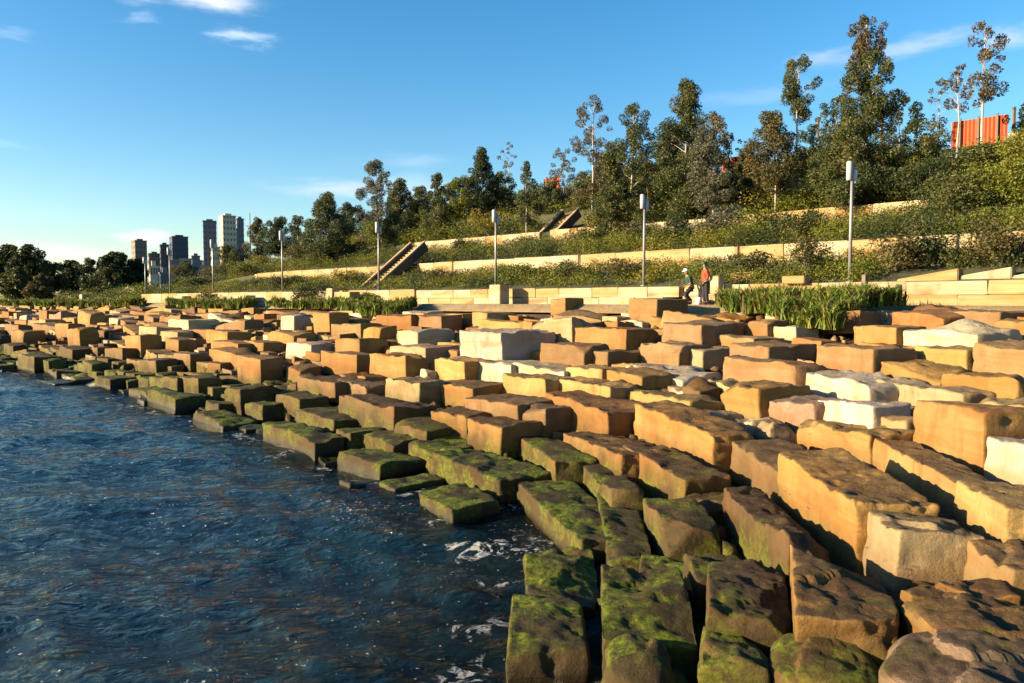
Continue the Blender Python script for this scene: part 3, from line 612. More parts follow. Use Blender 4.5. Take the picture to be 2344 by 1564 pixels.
tag(link('rubble', np_mesh('rubble', np.concatenate(P_), np.concatenate(F_), STONE, np.concatenate(C_), False)), 'broken sandstone pieces lying in the gaps between the blocks', 'rubble', kind='stuff')
print('blocks', len(blocks), 'in view', len(inn), 'single', len(single))

# ------------------------------------------------------------------ terrace walls
def brick_mesh(seed, mat):
    r = random.Random(seed); mb = MB().box((0, 0, 0), (1, 1, 1)); me = mb.mesh('stone', mat, bevel=.025)
    for v in me.vertices: v.co += Vector((r.uniform(-.012, .012), r.uniform(-.02, .02), r.uniform(-.012, .012)))
    return me
BR = [brick_mesh(i, WALLSTONE if i % 3 else WALLSTONE2) for i in range(6)]
DIRU = Vector((-1 / S2, 1 / S2, 0)); RZU = math.atan2(DIRU.y, DIRU.x)
def wall(c, ztop, hgt, u0, u1, label, courses=1, slen_=1.9, skip=(), follow=True, name='retaining_wall', thick=.45):
    x0, y0 = cu(c, u0); root = empty(name, (x0, y0, gz(x0 - .4, y0 - .4))); tag(root, label, 'wall', 'sandstone terrace walls'); u = u0; rr_ = random.Random(c * 10 + u0)
    for k in range(courses):
        u = u0 + (slen_ / 2 if k % 2 else 0)
        if k % 2: pass
        while u < u1 - .4:
            L = min(slen_ * rr_.uniform(.8, 1.25), u1 - u); um = u + L / 2
            if not any(a < um < b_ for a, b_ in skip):
                f_ = float(hill_fade(np.array([um]))[0]) if follow else 1; zt = 3.86 + (ztop - 3.86) * f_; hh = hgt / courses
                x, y = cu(c + rr_.uniform(-.02, .02), um); o = bpy.data.objects.new('stone', rr_.choice(BR)); COL.objects.link(o); o.parent = root
                o.location = Vector((x, y, zt - hh * (k + .5) + rr_.uniform(-.012, .012))) - root.location; o.rotation_euler = (0, 0, RZU + rr_.uniform(-.008, .008)); o.scale = (L - .02, thick, hh - .012)
            u += L
    return root
uu = lambda px, c: px_u(px, c)
wall(42.0, 4.70, .95, uu(2520, 42), uu(1568, 42), 'pale promenade wall beside the long grass clump, right part', 2, 2.6)
wall(42.0, 4.66, .95, uu(1560, 42) , uu(960, 42), 'pale low promenade wall left of the workers', 2, 1.7)
wall(42.0, 4.72, .95, uu(956, 42), uu(330, 42), 'low broken promenade wall at the far left end', 1, 2.2, follow=False)
wall(49.0, 6.64, 1.0, uu(2420, 49), uu(960, 49), 'long middle terrace wall running behind the lamps', 1, 2.4)
wall(49.0, 6.60, 1.15, uu(900, 49), uu(590, 49), 'short stretch of terrace wall left of the lower stair', 1, 2.4)
wall(58.0, 8.86, 1.0, uu(2120, 58), uu(1400, 58), 'upper terrace wall behind the tree trunks at right', 1, 2.2, skip=((36, 39),))
wall(58.0, 8.95, 1.35, uu(1375, 58), uu(1262, 58), 'bright upper wall piece right of the upper stair', 1, 2.2)
wall(58.0, 8.90, 1.3, uu(1240, 58), uu(955, 58), 'bright upper wall between the two stairs', 1, 2.0)
wall(66.0, 10.85, .9, uu(1600, 66), uu(1450, 66), 'short wall high up behind the second lamp from the right', 1, 2.0)
wall(80, 14.35, .8, uu(2440, 80), uu(2296, 80), 'wall on the ridge right of the orange hoarding', 1, 2.5)
wall(78.0, 13.9, .9, uu(1260, 78), uu(1120, 78), 'pinkish wall high on the hill behind the thin trees', 1, 2.5)
wall(76.0, 13.1, .9, uu(1720, 76), uu(1650, 76), 'short ridge wall beneath the middle orange hoarding', 1, 2.0)
# stepped stone wedges above the right end of the promenade wall
def wedge(pxa, pxb, c, ya, yb_, label, mat):
    """stone with a sloping top: height ya at the left end, yb_ at the right end"""
    ua, ub = uu(pxa, c), uu(pxb, c); xa, ya_ = cu(c, ua); xb, yb2 = cu(c, ub); zf = 4.45
    za = H + (690 - ya) * ya_ / F_PX; zb_ = H + (690 - yb_) * yb2 / F_PX; off = Vector((.45, .45, 0)); b0 = Vector((xa, ya_, 0)); b1 = Vector((xb, yb2, 0)); org = Vector((xa, ya_, zf))
    vs = []
    for p_, z in ((b0, za), (b1, zb_)):
        for q in (p_, p_ + off): vs += [Vector((q.x, q.y, zf)) - org, Vector((q.x, q.y, z)) - org]
    me = bpy.data.meshes.new('stone_wedge'); me.from_pydata([tuple(v) for v in vs], [], [(0, 4, 5, 1), (2, 3, 7, 6), (1, 5, 7, 3), (0, 2, 6, 4), (0, 1, 3, 2), (4, 6, 7, 5)])
    import bmesh
    bm = bmesh.new(); bm.from_mesh(me); bmesh.ops.recalc_face_normals(bm, faces=bm.faces); bmesh.ops.bevel(bm, geom=bm.edges[:], offset=.03, segments=2, affect='EDGES'); bm.to_mesh(me); bm.free()
    me.materials.append(mat); tag(link('stone_wedge', me, loc=org), label, 'stone', 'sloping stones above the promenade wall')
wedge(2050, 2190, 42.7, 640, 615, 'orange sloping stone, leftmost of three above the promenade wall', WALLSTONE2)
wedge(2192, 2312, 42.9, 632, 611, 'pale sloping stone in the middle of three above the promenade wall', WALLSTONE)
wedge(2314, 2440, 42.9, 632, 608, 'pale sloping stone at the right edge above the promenade wall', WALLSTONE)
# loose dressed stones on the promenade
def loose(px, c, w, d, h, z, label, mat=WALLSTONE, rz=RZU):
    x, y = cu(c, uu(px, c)); me = MB().box((0, 0, h / 2), (w, d, h)).mesh('dressed_stone', mat, bevel=.03); tag(link('dressed_stone', me, loc=(x, y, z), rz=rz), label, 'stone')
loose(1143, 40.3, .8, .7, 1.0, 3.86, 'pale upright cube of stone at the foot of the middle lamp')
loose(763, 40.6, .7, .6, 1.0, 3.86, 'pale upright stone on the promenade near the lower stair')
loose(795, 40.4, 1.8, .8, .75, 3.86, 'pink dressed stone lying near the lower stair foot', WALLSTONE2)
loose(1638, 41.2, .5, .45, .75, 4.3, 'small pale stone on the wall right of the standing worker')
loose(1702, 44.0, 1.1, .5, .35, 4.9, 'orange stone lying in the ground cover behind the wall', WALLSTONE2)
loose(1820, 41.6, .9, .5, .3, 4.68, 'pinkish stone topping the wall above the grass clump', WALLSTONE2)
loose(560, 40.4, 2.2, .8, .6, 3.86, 'long pale stone at the path edge, far left', WALLSTONE)
loose(415, 40.4, 2.6, .8, .6, 3.86, 'pale stone beside the far grass patch', WALLSTONE)
loose(195, 40.2, .9, .8, .9, 3.86, 'white upright stone at far left by the dark trees', WALLSTONE)

# ------------------------------------------------------------------ stairs
def stair(px, c0, c1, z0, z1, width, label):
    u = uu(px, c0); x0, y0 = cu(c0, u); root = empty('staircase', (x0, y0, z0), math.pi / 4); tag(root, label, 'staircase', 'stairs climbing the hill')
    run = (c1 - c0) / S2; rise = z1 - z0; n = max(6, int(rise / .17))
    st = MB().box((0, 0, 0), (run / n + .03, width, .16)).mesh('step', WALLSTONE2, bevel=.01)
    for i in range(n): o = link('step', st, root, loc=(run * (i + .5) / n, 0, rise * (i + .5) / n))
    for s_ in (-1, 1):
        a = math.atan2(rise, run); ln_ = math.hypot(rise, run); M = Matrix.Rotation(-a, 3, 'Y')
        me = MB().box((0, 0, 0), (ln_, .12, .6), ax=M).mesh('side_wall', RUST); sw = link('side_wall', me, root, loc=(run / 2, s_ * (width / 2 + .09), rise / 2 + .05))
        me = MB().box((0, 0, 0), (ln_ + .1, .2, .10), ax=M).mesh('coping', WALLSTONE); link('coping', me, sw, loc=(-math.sin(a) * .36, 0, math.cos(a) * .36))
stair(832, 43.5, 50.4, 4.2, 7.9, 1.4, 'lower stair with two dark side walls and pale copings, left of centre')
stair(1246, 58.6, 62.8, 8.2, 10.4, 1.3, 'upper stair between the bright wall pieces, half hidden by trees')

# ------------------------------------------------------------------ lamps
def make_lamp():
    root = empty('street_lamp', (0, 0, 0))
    link('pole', MB().tube([(0, 0, 0), (0, 0, 2.5), (0, 0, 4.6)], [.075, .06, .045], 12).mesh('pole', LAMP_METAL, True), root)
    link('base_plate', MB().tube([(0, 0, 0), (0, 0, .05)], .16, 12).mesh('base_plate', LAMP_METAL), root)
    hd_ = link('lamp_head', MB().tube([(-.10, 0, 4.0), (-.10, 0, 4.03), (-.10, 0, 4.72), (-.10, 0, 4.75)], [.07, .11, .11, .07], 14).mesh('lamp_head', LAMP_WHITE, True), root)
    link('lamp_head', MB().tube([(.13, .05, 3.88), (.13, .05, 3.91), (.13, .05, 4.42), (.13, .05, 4.45)], [.06, .095, .095, .06], 14).mesh('lamp_head', LAMP_WHITE, True), root)
    link('bracket', MB().box((.02, .02, 4.1), (.24, .05, .05)).box((.02, .02, 4.35), (.24, .05, .05)).mesh('bracket', LAMP_METAL), root)
    return root
def copy_tree(o, parent=None):
    c = o.copy(); COL.objects.link(c)
    if parent: c.parent = parent
    for ch in [q for q in bpy.data.objects if q.parent == o and q.name in COL.objects]: copy_tree(ch, c)
    return c
proto = make_lamp()
LN = ['tall white-headed lamp nearest the camera at right, beside a thin post', 'white-headed lamp left of the two workers, second from the right', 'white-headed lamp above the pale stone cube, third from the right', 'white-headed lamp in front of the lower stair', 'white-headed lamp left of the lower stair by a round dark bush', 'small distant lamp before the grey and cream towers', 'small distant lamp before the dark round-topped building', 'most distant lamp beside the dark left-hand trees']
for i, (px, py) in enumerate([(1943, 370), (1473, 445), (1135, 480), (868, 508), (648, 528), (490, 548), (391, 566), (335, 588)]):
    o = proto if i == 0 else copy_tree(proto); c = 42.8; x, y = cu(c, uu(px, c)); x, y = x, y
    z0 = gz(x, y); ztop = H + (690 - py) * y / F_PX; o.location = (x, y, z0 - .05); s_ = (ztop - z0) / 4.75; o.scale = (1.0, 1.0, s_) if abs(s_ - 1) < .25 else (1, 1, max(.8, min(1.25, s_)))
    o.rotation_euler = (0, 0, R(8 * i % 25)); tag(o, LN[i], 'street lamp', 'lamps along the promenade')
# the bollard by the grass
x, y = cu(40.0, uu(1978, 40)); tag(link('bollard', MB().box((0, 0, .5), (.17, .17, 1.15)).mesh('bollard', TIMBER, bevel=.012), loc=(x, y, 3.86), rz=.4), 'square timber bollard behind the right end of the grass clump', 'bollard')

# ------------------------------------------------------------------ foliage
def leaf_quads(C, size, asp=.45, droop=.3, r=None, cl=None):
    """C (n,3) leaf centres -> quads"""
    n = len(C); d = r.normal(size=(n, 3)); d[:, 2] = d[:, 2] * .8 - droop; d /= np.linalg.norm(d, axis=1)[:, None]
    e = np.cross(d, r.normal(size=(n, 3))); e /= np.linalg.norm(e, axis=1)[:, None]; s = size * r.uniform(.6, 1.35, n)[:, None]
    V = np.stack([C - d * s * .5, C + e * s * asp * .5, C + d * s * .5, C - e * s * asp * .5], 1).reshape(-1, 3); Fq = np.arange(n * 4).reshape(-1, 4)
    return V, Fq, np.repeat(cl, 4, axis=0)
PAL = {'olive': [(.078, .09, .024), (.058, .073, .02), (.105, .10, .03), (.042, .058, .02)], 'dark': [(.035, .052, .014), (.025, .04, .01), (.06, .066, .016)], 'bright': [(.12, .135, .014), (.09, .115, .013), (.16, .15, .018)],
       'yellow': [(.20, .165, .02), (.14, .14, .018), (.24, .18, .025)], 'brown': [(.115, .09, .03), (.092, .08, .025), (.07, .066, .02)], 'grey': [(.10, .10, .06), (.13, .12, .08), (.075, .08, .045)], 'red': [(.11, .075, .035), (.095, .07, .03), (.085, .075, .03)]}
def pal_cols(pal, n, r, k=None):
    P_ = np.array(PAL[pal]); ix = r.integers(0, len(P_), n) if k is None else k; return P_[ix] * r.uniform(.75, 1.3, n)[:, None]
def blob_cloud(centres, radii, per, size, pal, r, asp=.45, droop=.3, shell=.55):
    Cs, cl = [], []
    for (c_, rad) in zip(centres, radii):
        n = max(8, int(per * (rad[0] * rad[2]) )) ; d = r.normal(size=(n, 3)); d /= np.linalg.norm(d, axis=1)[:, None]; rr_ = (r.uniform(shell ** 3, 1, n)) ** (1 / 3) * r.uniform(.85, 1.12, n)
        Cs.append(np.array(c_) + d * rr_[:, None] * np.array(rad)); pc = np.array(PAL[pal]); base = pc[r.integers(0, len(pc))]; mixk = r.uniform(0, 1, n)[:, None]
        cl.append((base * (1 - mixk * .6) + pc[r.integers(0, len(pc), n)] * mixk * .6) * r.uniform(.66, 1.2, n)[:, None])
    return leaf_quads(np.concatenate(Cs), size, asp, droop, r, np.concatenate(cl))
def tree(px, c, ytop, ycrown, wpx, pal, style, label, name='gum_tree', lean=0.0, leaf=.135, dens=1.0, seed=0, ybase=None, bark=None, depth=None):
    """crown from ytop down to ycrown in the photograph, wpx wide"""
    r = np.random.default_rng(900 + seed)
    if depth: y = depth; x = (px - 1172) / F_PX * y
    else: x, y = cu(c, uu(px, c))
    z0 = gz(x, y); zt = H + (690 - ytop) * y / F_PX; zc = H + (690 - ycrown) * y / F_PX; zc = max(zc, z0 + .2); Wm = wpx * 1.12 * y / F_PX / 2; hgt = zt - z0; hc = zt - zc
    root = empty(name, (x, y, z0 - .1)); tag(root, label, 'tree', 'trees on the hillside' if not depth else 'dark trees across the cove')
    prof = {'cone': [(0, .55), (.15, .95), (.35, 1.0), (.6, .72), (.85, .38), (1, .12)], 'tall': [(0, .5), (.2, .9), (.4, 1), (.6, .8), (.75, .85), (.9, .6), (1, .2)], 'top': [(0, .35), (.3, .75), (.6, 1), (.85, .8), (1, .3)],
            'round': [(0, .6), (.3, 1), (.65, .95), (.9, .6), (1, .25)], 'sparse': [(0, .5), (.25, .95), (.5, .75), (.75, .9), (1, .25)]}[style]
    pz, pr = zip(*prof); n = int({'cone': 34, 'tall': 34, 'top': 22, 'round': 30, 'sparse': 20}[style] * max(.6, min(2.2, hc * Wm / 4)) )
    cs, rs = [], []
    for i in range(n):
        f_ = (i + r.uniform(0, 1)) / n; f_ = f_ ** .95; Rz = np.interp(f_, pz, pr) * Wm; th = r.uniform(0, 6.28); rr_ = Rz * r.uniform(.0, .86) ** .6
        rc = Wm * r.uniform(.16, .34) * (.75 if style == 'sparse' else 1) * (1.1 - .45 * f_)
        cs.append((lean * f_ * hc * .3 + rr_ * math.cos(th), rr_ * math.sin(th), zc - z0 + f_ * hc * .97)); rs.append((rc, rc, rc * r.uniform(.7, 1.25)))
    if style == 'sparse': cs = [q for k_, q in enumerate(cs)]
    per = 1150 * dens / (leaf / .17) ** 2 * (.8 if style == 'sparse' else 1)
    V, Fq, cl = blob_cloud(cs, rs, per, leaf, pal, r)
    link('crown', np_mesh('crown', V, Fq, LEAF, cl), root)
    mb = MB(); tr = max(.035, hgt * .011); wob = [Vector((r.normal() * .06, r.normal() * .06, 0)) for _ in range(6)]
    axis_ = [Vector((lean * max(0, f_ * hgt - (zc - z0)) * .3, 0, f_ * hgt * .96)) + wob[k_] * f_ for k_, f_ in enumerate((0, .2, .4, .6, .8, 1))]
    mb.tube(axis_, [tr, tr * .85, tr * .7, tr * .5, tr * .3, tr * .12], 7)
    for q in cs[::2]:
        q = Vector(q); f_ = max(.05, min(.95, (q.z - .35 * math.hypot(q.x, q.y) - .2) / hgt)); k_ = f_ * 5; i0 = int(k_); a_ = axis_[i0].lerp(axis_[min(5, i0 + 1)], k_ - i0)
        mid = a_.lerp(q, .5) + Vector((0, 0, .06 * (q - a_).length)); mb.tube([a_, mid, q], [tr * .35, tr * .22, tr * .1], 4, False)
    link('trunk', mb.mesh('trunk', bark or BARK_PALE, True), root)
    return root
TREES = [  # px, c, ytop, ycrown, width, palette, style, label
 (745, 52, 440, 600, 108, 'olive', 'cone', 'broad conical gum tree standing left of the lower stair'),
 (862, 62, 366, 560, 96, 'grey', 'tall', 'tall narrow-topped gum tree behind the fourth lamp'),
 (915, 60, 408, 560, 84, 'olive', 'cone', 'gum tree with thin pale trunk just right of the stair lamp'),
 (1005, 62, 396, 535, 78, 'olive', 'cone', 'dense dark gum tree between the stair and the middle lamp'),
 (1108, 68, 340, 520, 92, 'dark', 'cone', 'leaning-topped dark gum tree left of the middle lamp'),
 (1165, 74, 325, 440, 52, 'red', 'sparse', 'thin airy gum tree with gap of sky under its crown'),
 (1205, 58.5, 370, 510, 70, 'olive', 'cone', 'gum tree with slender trunk just right of the middle lamp'),
 (1290, 72, 340, 480, 84, 'grey', 'sparse', 'small pale gum tree left of the tall airy one'),
 (1355, 64, 216, 450, 122, 'red', 'sparse', 'tall airy gum tree with see-through top, left of the second lamp'),
 (1440, 62, 240, 480, 100, 'olive', 'tall', 'dark gum tree with upright top right behind the second lamp'),
 (1395, 56, 350, 530, 110, 'olive', 'cone', 'lower gum tree with thin trunk in front of the airy one'),
 (1562, 60, 184, 520, 160, 'olive', 'cone', 'tallest broad gum tree above the two workers'),
 (1630, 57.5, 262, 470, 110, 'grey', 'tall', 'gum tree with straight pale trunk right of the broadest one'),
 (1668, 63, 300, 400, 46, 'olive', 'top', 'small round-topped tree beside the middle orange hoarding'),
 (1816, 70, 140, 272, 104, 'olive', 'top', 'gum tree with a detached round crown high over the ridge'),
 (1770, 58.5, 262, 430, 140, 'brown', 'round', 'brownish gum tree with forked trunk below the round-crowned one'),
 (1968, 66, 42, 150, 92, 'red', 'tall', 'topmost crown of the tallest gum tree behind the nearest lamp'),
 (1975, 65, 130, 300, 128, 'olive', 'tall', 'lower crown under the tallest top behind the nearest lamp'),
 (1905, 68, 220, 340, 90, 'olive', 'round', 'bushy gum tree left of the tallest one on the ridge'),
 (2048, 72, 222, 310, 80, 'dark', 'round', 'small dark tree on the ridge right of the tallest one'),
 (1955, 58.5, 280, 460, 180, 'olive', 'round', 'wide brownish gum tree directly behind the nearest lamp head'),
 (2235, 64, 56, 240, 128, 'red', 'sparse', 'airy reddish gum tree above the orange hoarding'),
 (2180, 60, 150, 250, 100, 'red', 'sparse', 'thin-trunked airy gum tree just left of the orange hoarding'),
 (2138, 74, 180, 290, 60, 'grey', 'sparse', 'slight tree with loose clumps left of the airy pair'),
 (2335, 76, 235, 300, 90, 'dark', 'round', 'dark round tree at the right edge on the ridge'),
 (590, 70, 498, 600, 60, 'brown', 'cone', 'brown tree with pointed top right of the cream tower'),
 (640, 66, 500, 580, 80, 'dark', 'round', 'round dark green tree behind the fifth lamp'),
 (685, 66, 492, 580, 60, 'dark', 'round', 'dark green tree touching the conical gum tree'),
 (1060, 70, 410, 500, 100, 'bright', 'round', 'bright green tree between two darker gum trees'),
 (1540, 72, 290, 400, 120, 'olive', 'round', 'gum tree behind the left side of the broadest one'),
 (2095, 62, 272, 420, 130, 'olive', 'round', 'round green tree below the ridge between nearest lamp and orange hoarding'),
 (1690, 60, 380, 500, 110, 'dark', 'round', 'dark bushy tree beneath the middle orange hoarding'),
 (1345, 68, 400, 490, 90, 'olive', 'round', 'olive tree above the upper stair'),
 (1480, 66, 380, 480, 90, 'dark', 'round', 'dark tree behind the second lamp head'),
 (425, 74, 600, 660, 60, 'olive', 'round', 'small olive tree by the far lamp at left'),
 (965, 70, 430, 540, 90, 'olive', 'round', 'olive tree filling the gap left of the dense dark gum'),
 (1255, 68, 420, 520, 80, 'olive', 'cone', 'small gum tree left of the upper stair head'),
 (1505, 70, 330, 470, 90, 'olive', 'cone', 'narrow gum tree between second lamp and the broadest gum'),
 (1400, 72, 330, 470, 110, 'grey', 'round', 'pale green tree filling behind the airy gum'),
 (1720, 68, 330, 460, 90, 'olive', 'round', 'olive tree right of the middle orange hoarding'),
 (800, 64, 470, 570, 90, 'dark', 'round', 'dark tree between the conical gum and the fourth lamp'),
 (530, 66, 560, 640, 70, 'olive', 'round', 'low olive tree before the cream tower'),
 (1148, 72, 400, 500, 80, 'olive', 'round', 'olive tree under the thin airy gum'),
 (1850, 76, 290, 380, 90, 'dark', 'round', 'dark bushy tree on the ridge between two tall gums'),
]
for i, (px, c, yt, yc, w_, pal, st, lb) in enumerate(TREES): tree(px, c, yt, yc, w_, pal, st, lb, seed=i, lean=random.uniform(-.15, .15), dens=1.0)
FAR = [(20, 118, 560, 640, 75, 'wide dark tree at the left edge of the picture'), (72, 112, 562, 645, 80, 'tallest domed dark tree at far left'), (120, 130, 600, 660, 70, 'lower dark tree right of the tallest domed one'), (165, 140, 598, 665, 75, 'dark tree in the dip of the far left treeline'),
       (215, 125, 592, 660, 62, 'dark tree left of the umbrella-topped one'), (272, 118, 578, 650, 84, 'umbrella-topped dark tree over pale trunks at left'), (315, 120, 592, 655, 52, 'dark tree beside the far lamps'), (40, 105, 610, 680, 70, 'lower olive tree at the left edge before the dark ones'), (95, 104, 625, 685, 60, 'bare-looking brown tree before the dark treeline'), (245, 108, 615, 680, 70, 'mid green tree under the umbrella-topped one')]
for i, (px, dp, yt, yc, w_, lb) in enumerate(FAR): tree(px, 0, yt, yc, w_, 'brown' if 'brown' in lb else 'olive' if 'olive' in lb or 'mid' in lb else 'dark', 'round', lb, name='broad_tree', depth=dp, leaf=.34, dens=1.6, seed=70 + i, bark=BARK)
# shrubs as things
def shrub(x, y, w, h, pal, label, seed, leaf=.13):
    r = np.random.default_rng(3000 + seed); z0 = gz(x, y); root = empty('shrub', (x, y, z0 - .05)); tag(root, label, 'shrub', 'shrubs on the terraces')
    n = int(7 + 5 * w); cs = [(r.normal() * w * .24, r.normal() * w * .24, h * r.uniform(.25, .8)) for _ in range(n)]; rs = [(w * r.uniform(.16, .28),) * 2 + (h * r.uniform(.14, .26),) for _ in range(n)]
    V, Fq, cl = blob_cloud(cs, rs, 900, leaf, pal, r, droop=-.1); link('foliage', np_mesh('foliage', V, Fq, LEAF, cl), root)
    mb = MB()
    for q in cs[::2]: mb.tube([(0, 0, 0), (q[0] * .5, q[1] * .5, q[2] * .6), q], [.03, .02, .008], 4, False)
    link('stem', mb.mesh('stem', BARK), root)
SHR = [(480, 41.2, 0, 2.4, 1.0, 'olive', 'low olive bush on the path edge at left'), (845, 41.4, 0, 1.6, .8, 'bright', 'small bright bush at the foot of the lower stair'), (650, 43.6, 640, 2.1, 1.4, 'dark', 'round dark bush under the fifth lamp'), (705, 41.0, 655, 2.4, 1.6, 'dark', 'large dark bush spilling onto the rocks near the lower stair'), (790, 44.5, 600, 1.8, 1.4, 'yellow', 'yellow green bush in front of the short terrace wall'),
 (1000, 44.5, 0, 1.8, 1.1, 'brown', 'brown green bush right of the lower stair foot'), (1180, 44.5, 0, 2.2, 1.3, 'bright', 'bright bush right of the pale stone cube'), (1310, 45, 0, 2, 1.2, 'olive', 'olive bush left of the second lamp'), (1420, 45, 0, 2, 1.3, 'brown', 'brownish bush beside the second lamp pole'),
 (1700, 45, 0, 2.2, 1.2, 'olive', 'olive bush behind the wall right of the workers'), (1845, 44, 0, 1.5, 1.9, 'brown', 'spindly brown bush rising above the grass clump'), (2050, 45.5, 0, 2.2, 1.8, 'brown', 'brown twiggy bush before the middle wall at right'), (2140, 46, 0, 2.2, 1.5, 'dark', 'dark low bush above the sloping stones'), (2170, 55, 0, 3.6, 2.4, 'olive', 'olive bush mass between middle wall and hillside at right'), (2300, 56, 0, 3.6, 2.6, 'bright', 'bright bush mass above the right end of the middle wall'), (2110, 58.6, 0, 3.0, 2.4, 'dark', 'dark bush covering the right end of the upper wall'),
 (2290, 46, 0, 2.2, 2.0, 'brown', 'tall brown bush at right before the middle wall'), (2335, 60, 0, 4.2, 2.9, 'bright', 'large yellow green bush mass at the right edge'), (2240, 61, 0, 3.4, 2.3, 'olive', 'large olive bush left of the yellow green mass'), (2090, 62, 0, 3, 3.0, 'bright', 'bright bush under the ridge right of the nearest lamp'),
 (2300, 64, 0, 2.6, 1.0, 'yellow', 'yellow tinged bush below the orange hoarding'), (2190, 66, 0, 3.2, 1.1, 'dark', 'dark bush on the slope under the orange hoarding'), (2000, 60.5, 0, 2.6, 2.6, 'brown', 'brown bush under the wide brownish gum'), (1880, 61, 0, 2.6, 2.3, 'olive', 'olive bush left of the nearest lamp above the upper wall'),
 (1830, 52, 0, 2.2, 1.6, 'dark', 'dark bush between middle and upper wall at right'), (1740, 53, 0, 2.2, 1.7, 'bright', 'bright bush between the walls above the workers'), (1650, 53, 0, 2.2, 2.0, 'grey', 'grey green bush right of the straight pale trunk'), (1550, 53, 0, 2.4, 1.8, 'dark', 'dark bush under the broadest gum tree'),
 (1470, 54, 0, 2.2, 1.6, 'brown', 'brown bush behind the second lamp pole between walls'), (1330, 54, 0, 2.2, 1.4, 'olive', 'olive bush in front of the bright wall piece'), (1190, 54, 0, 2.0, 1.2, 'brown', 'brown bush below the bright wall between the stairs'), (1060, 54, 0, 2.0, 1.4, 'olive', 'olive bush hiding part of the bright wall'),
 (1120, 60.5, 0, 2.6, 2.2, 'yellow', 'yellow bush on the slope above the bright wall'), (985, 61, 0, 2.6, 2.2, 'olive', 'olive bush just right of the stair top'), (870, 60, 0, 3.0, 2.4, 'bright', 'bright bush at the top of the lower stair'), (800, 55, 0, 3.0, 2.0, 'dark', 'dark bush left of the lower stair flank'),
 (700, 56, 0, 3.0, 2.2, 'brown', 'brown bush left of the conical gum tree'), (600, 56, 0, 3.2, 2.2, 'yellow', 'yellow brown bush above the end of the terrace wall'), (560, 50, 0, 3.0, 1.6, 'bright', 'bright bush right of the towers near the path'), (505, 54, 0, 3.2, 2.2, 'brown', 'brown bush in front of the cream tower'), (455, 48, 0, 3.2, 1.6, 'olive', 'olive bush left of the cream tower foot'),
 (1560, 68, 0, 3, 2.6, 'brown', 'brown bush high behind the broadest gum'), (1360, 68, 0, 3, 2.6, 'bright', 'bright bush above the upper stair head'), (1240, 70, 0, 3, 2.4, 'dark', 'dark bush high between the airy gums'), (1430, 70, 0, 3, 2.8, 'olive', 'olive bush below the small left orange hoarding')]
for i, (px, c, _, w_, h_, pal, lb) in enumerate(SHR): x, y = cu(c, uu(px, c)); shrub(x, y, w_, h_, pal, lb, i)
# ground cover masses
def cover(name, c0, c1, u0, u1, n, rmin, rmax, hk, label, seed, leaf=.11, per=700, pals=('olive', 'bright', 'dark', 'brown', 'yellow')):
    r = np.random.default_rng(seed); c = r.uniform(c0, c1, n); u = u0 + (u1 - u0) * r.uniform(0, 1, n) ** 1.5; x, y = cu(c, u); pxx = 1172 + F_PX * x / y; ok = ~((pxx > 2130) & (pxx < 2320) & (c > 65.9)) & ~((pxx > 1222) & (pxx < 1350) & (c > 58) & (c < 66.5)) & ~((pxx > 2020) & (c < 45.2)); c, u, x, y = c[ok], u[ok], x[ok], y[ok]; n = len(c); z = ground_z(x, y); k = pnoise(np.stack([x * .25, y * .25, seed + 0 * x], -1)) * 2.2 + r.uniform(-.3, .3, n)
    parts = []; order = ['dark', 'olive', 'bright', 'yellow', 'brown', 'grey']; ix = np.clip(((k + 1) * 2.6), 0, 5).astype(int); pl = ['dark', 'olive', 'bright', 'bright', 'yellow', 'brown']
    V_, F_, C_ = [], [], []; off = 0
    for j in range(6):
        s_ = np.where(ix == j)[0]
        if not len(s_): continue
        rad = r.uniform(rmin, rmax, len(s_)); V, Fq, cl = blob_cloud(np.stack([x[s_], y[s_], z[s_] + rad * hk * .6], -1), [(q, q, q * hk) for q in rad], per, leaf, pl[j], r, asp=.35, droop=-.4, shell=.3)
        V_.append(V); F_.append(Fq + off); C_.append(cl); off += len(V)
    tag(link(name, np_mesh(name, np.concatenate(V_), np.concatenate(F_), LEAF, np.concatenate(C_))), label, 'ground cover', kind='stuff')
cover('ground_cover', 42.5, 48.6, 2, 84, 1500, .3, .62, .8, 'low green ground cover between promenade wall and middle wall', 41)
cover('ground_cover', 49.5, 57.5, 2, 90, 1300, .35, .8, .9, 'green ground cover between middle and upper terrace walls', 42)
cover('ground_cover', 58.6, 65.6, 2, 100, 700, .5, 1.1, 1.0, 'bushy ground cover above the upper terrace wall', 43, .14, 420)
cover('ground_cover', 66.6, 82, 2, 120, 1100, .5, 1.05, .9, 'bushy ground cover up to the ridge', 44, .17, 300)
cover('ground_cover', 42.5, 75, 84, 150, 420, .5, 1.3, .9, 'green scrub where the hill runs out at far left', 45, .2, 260)
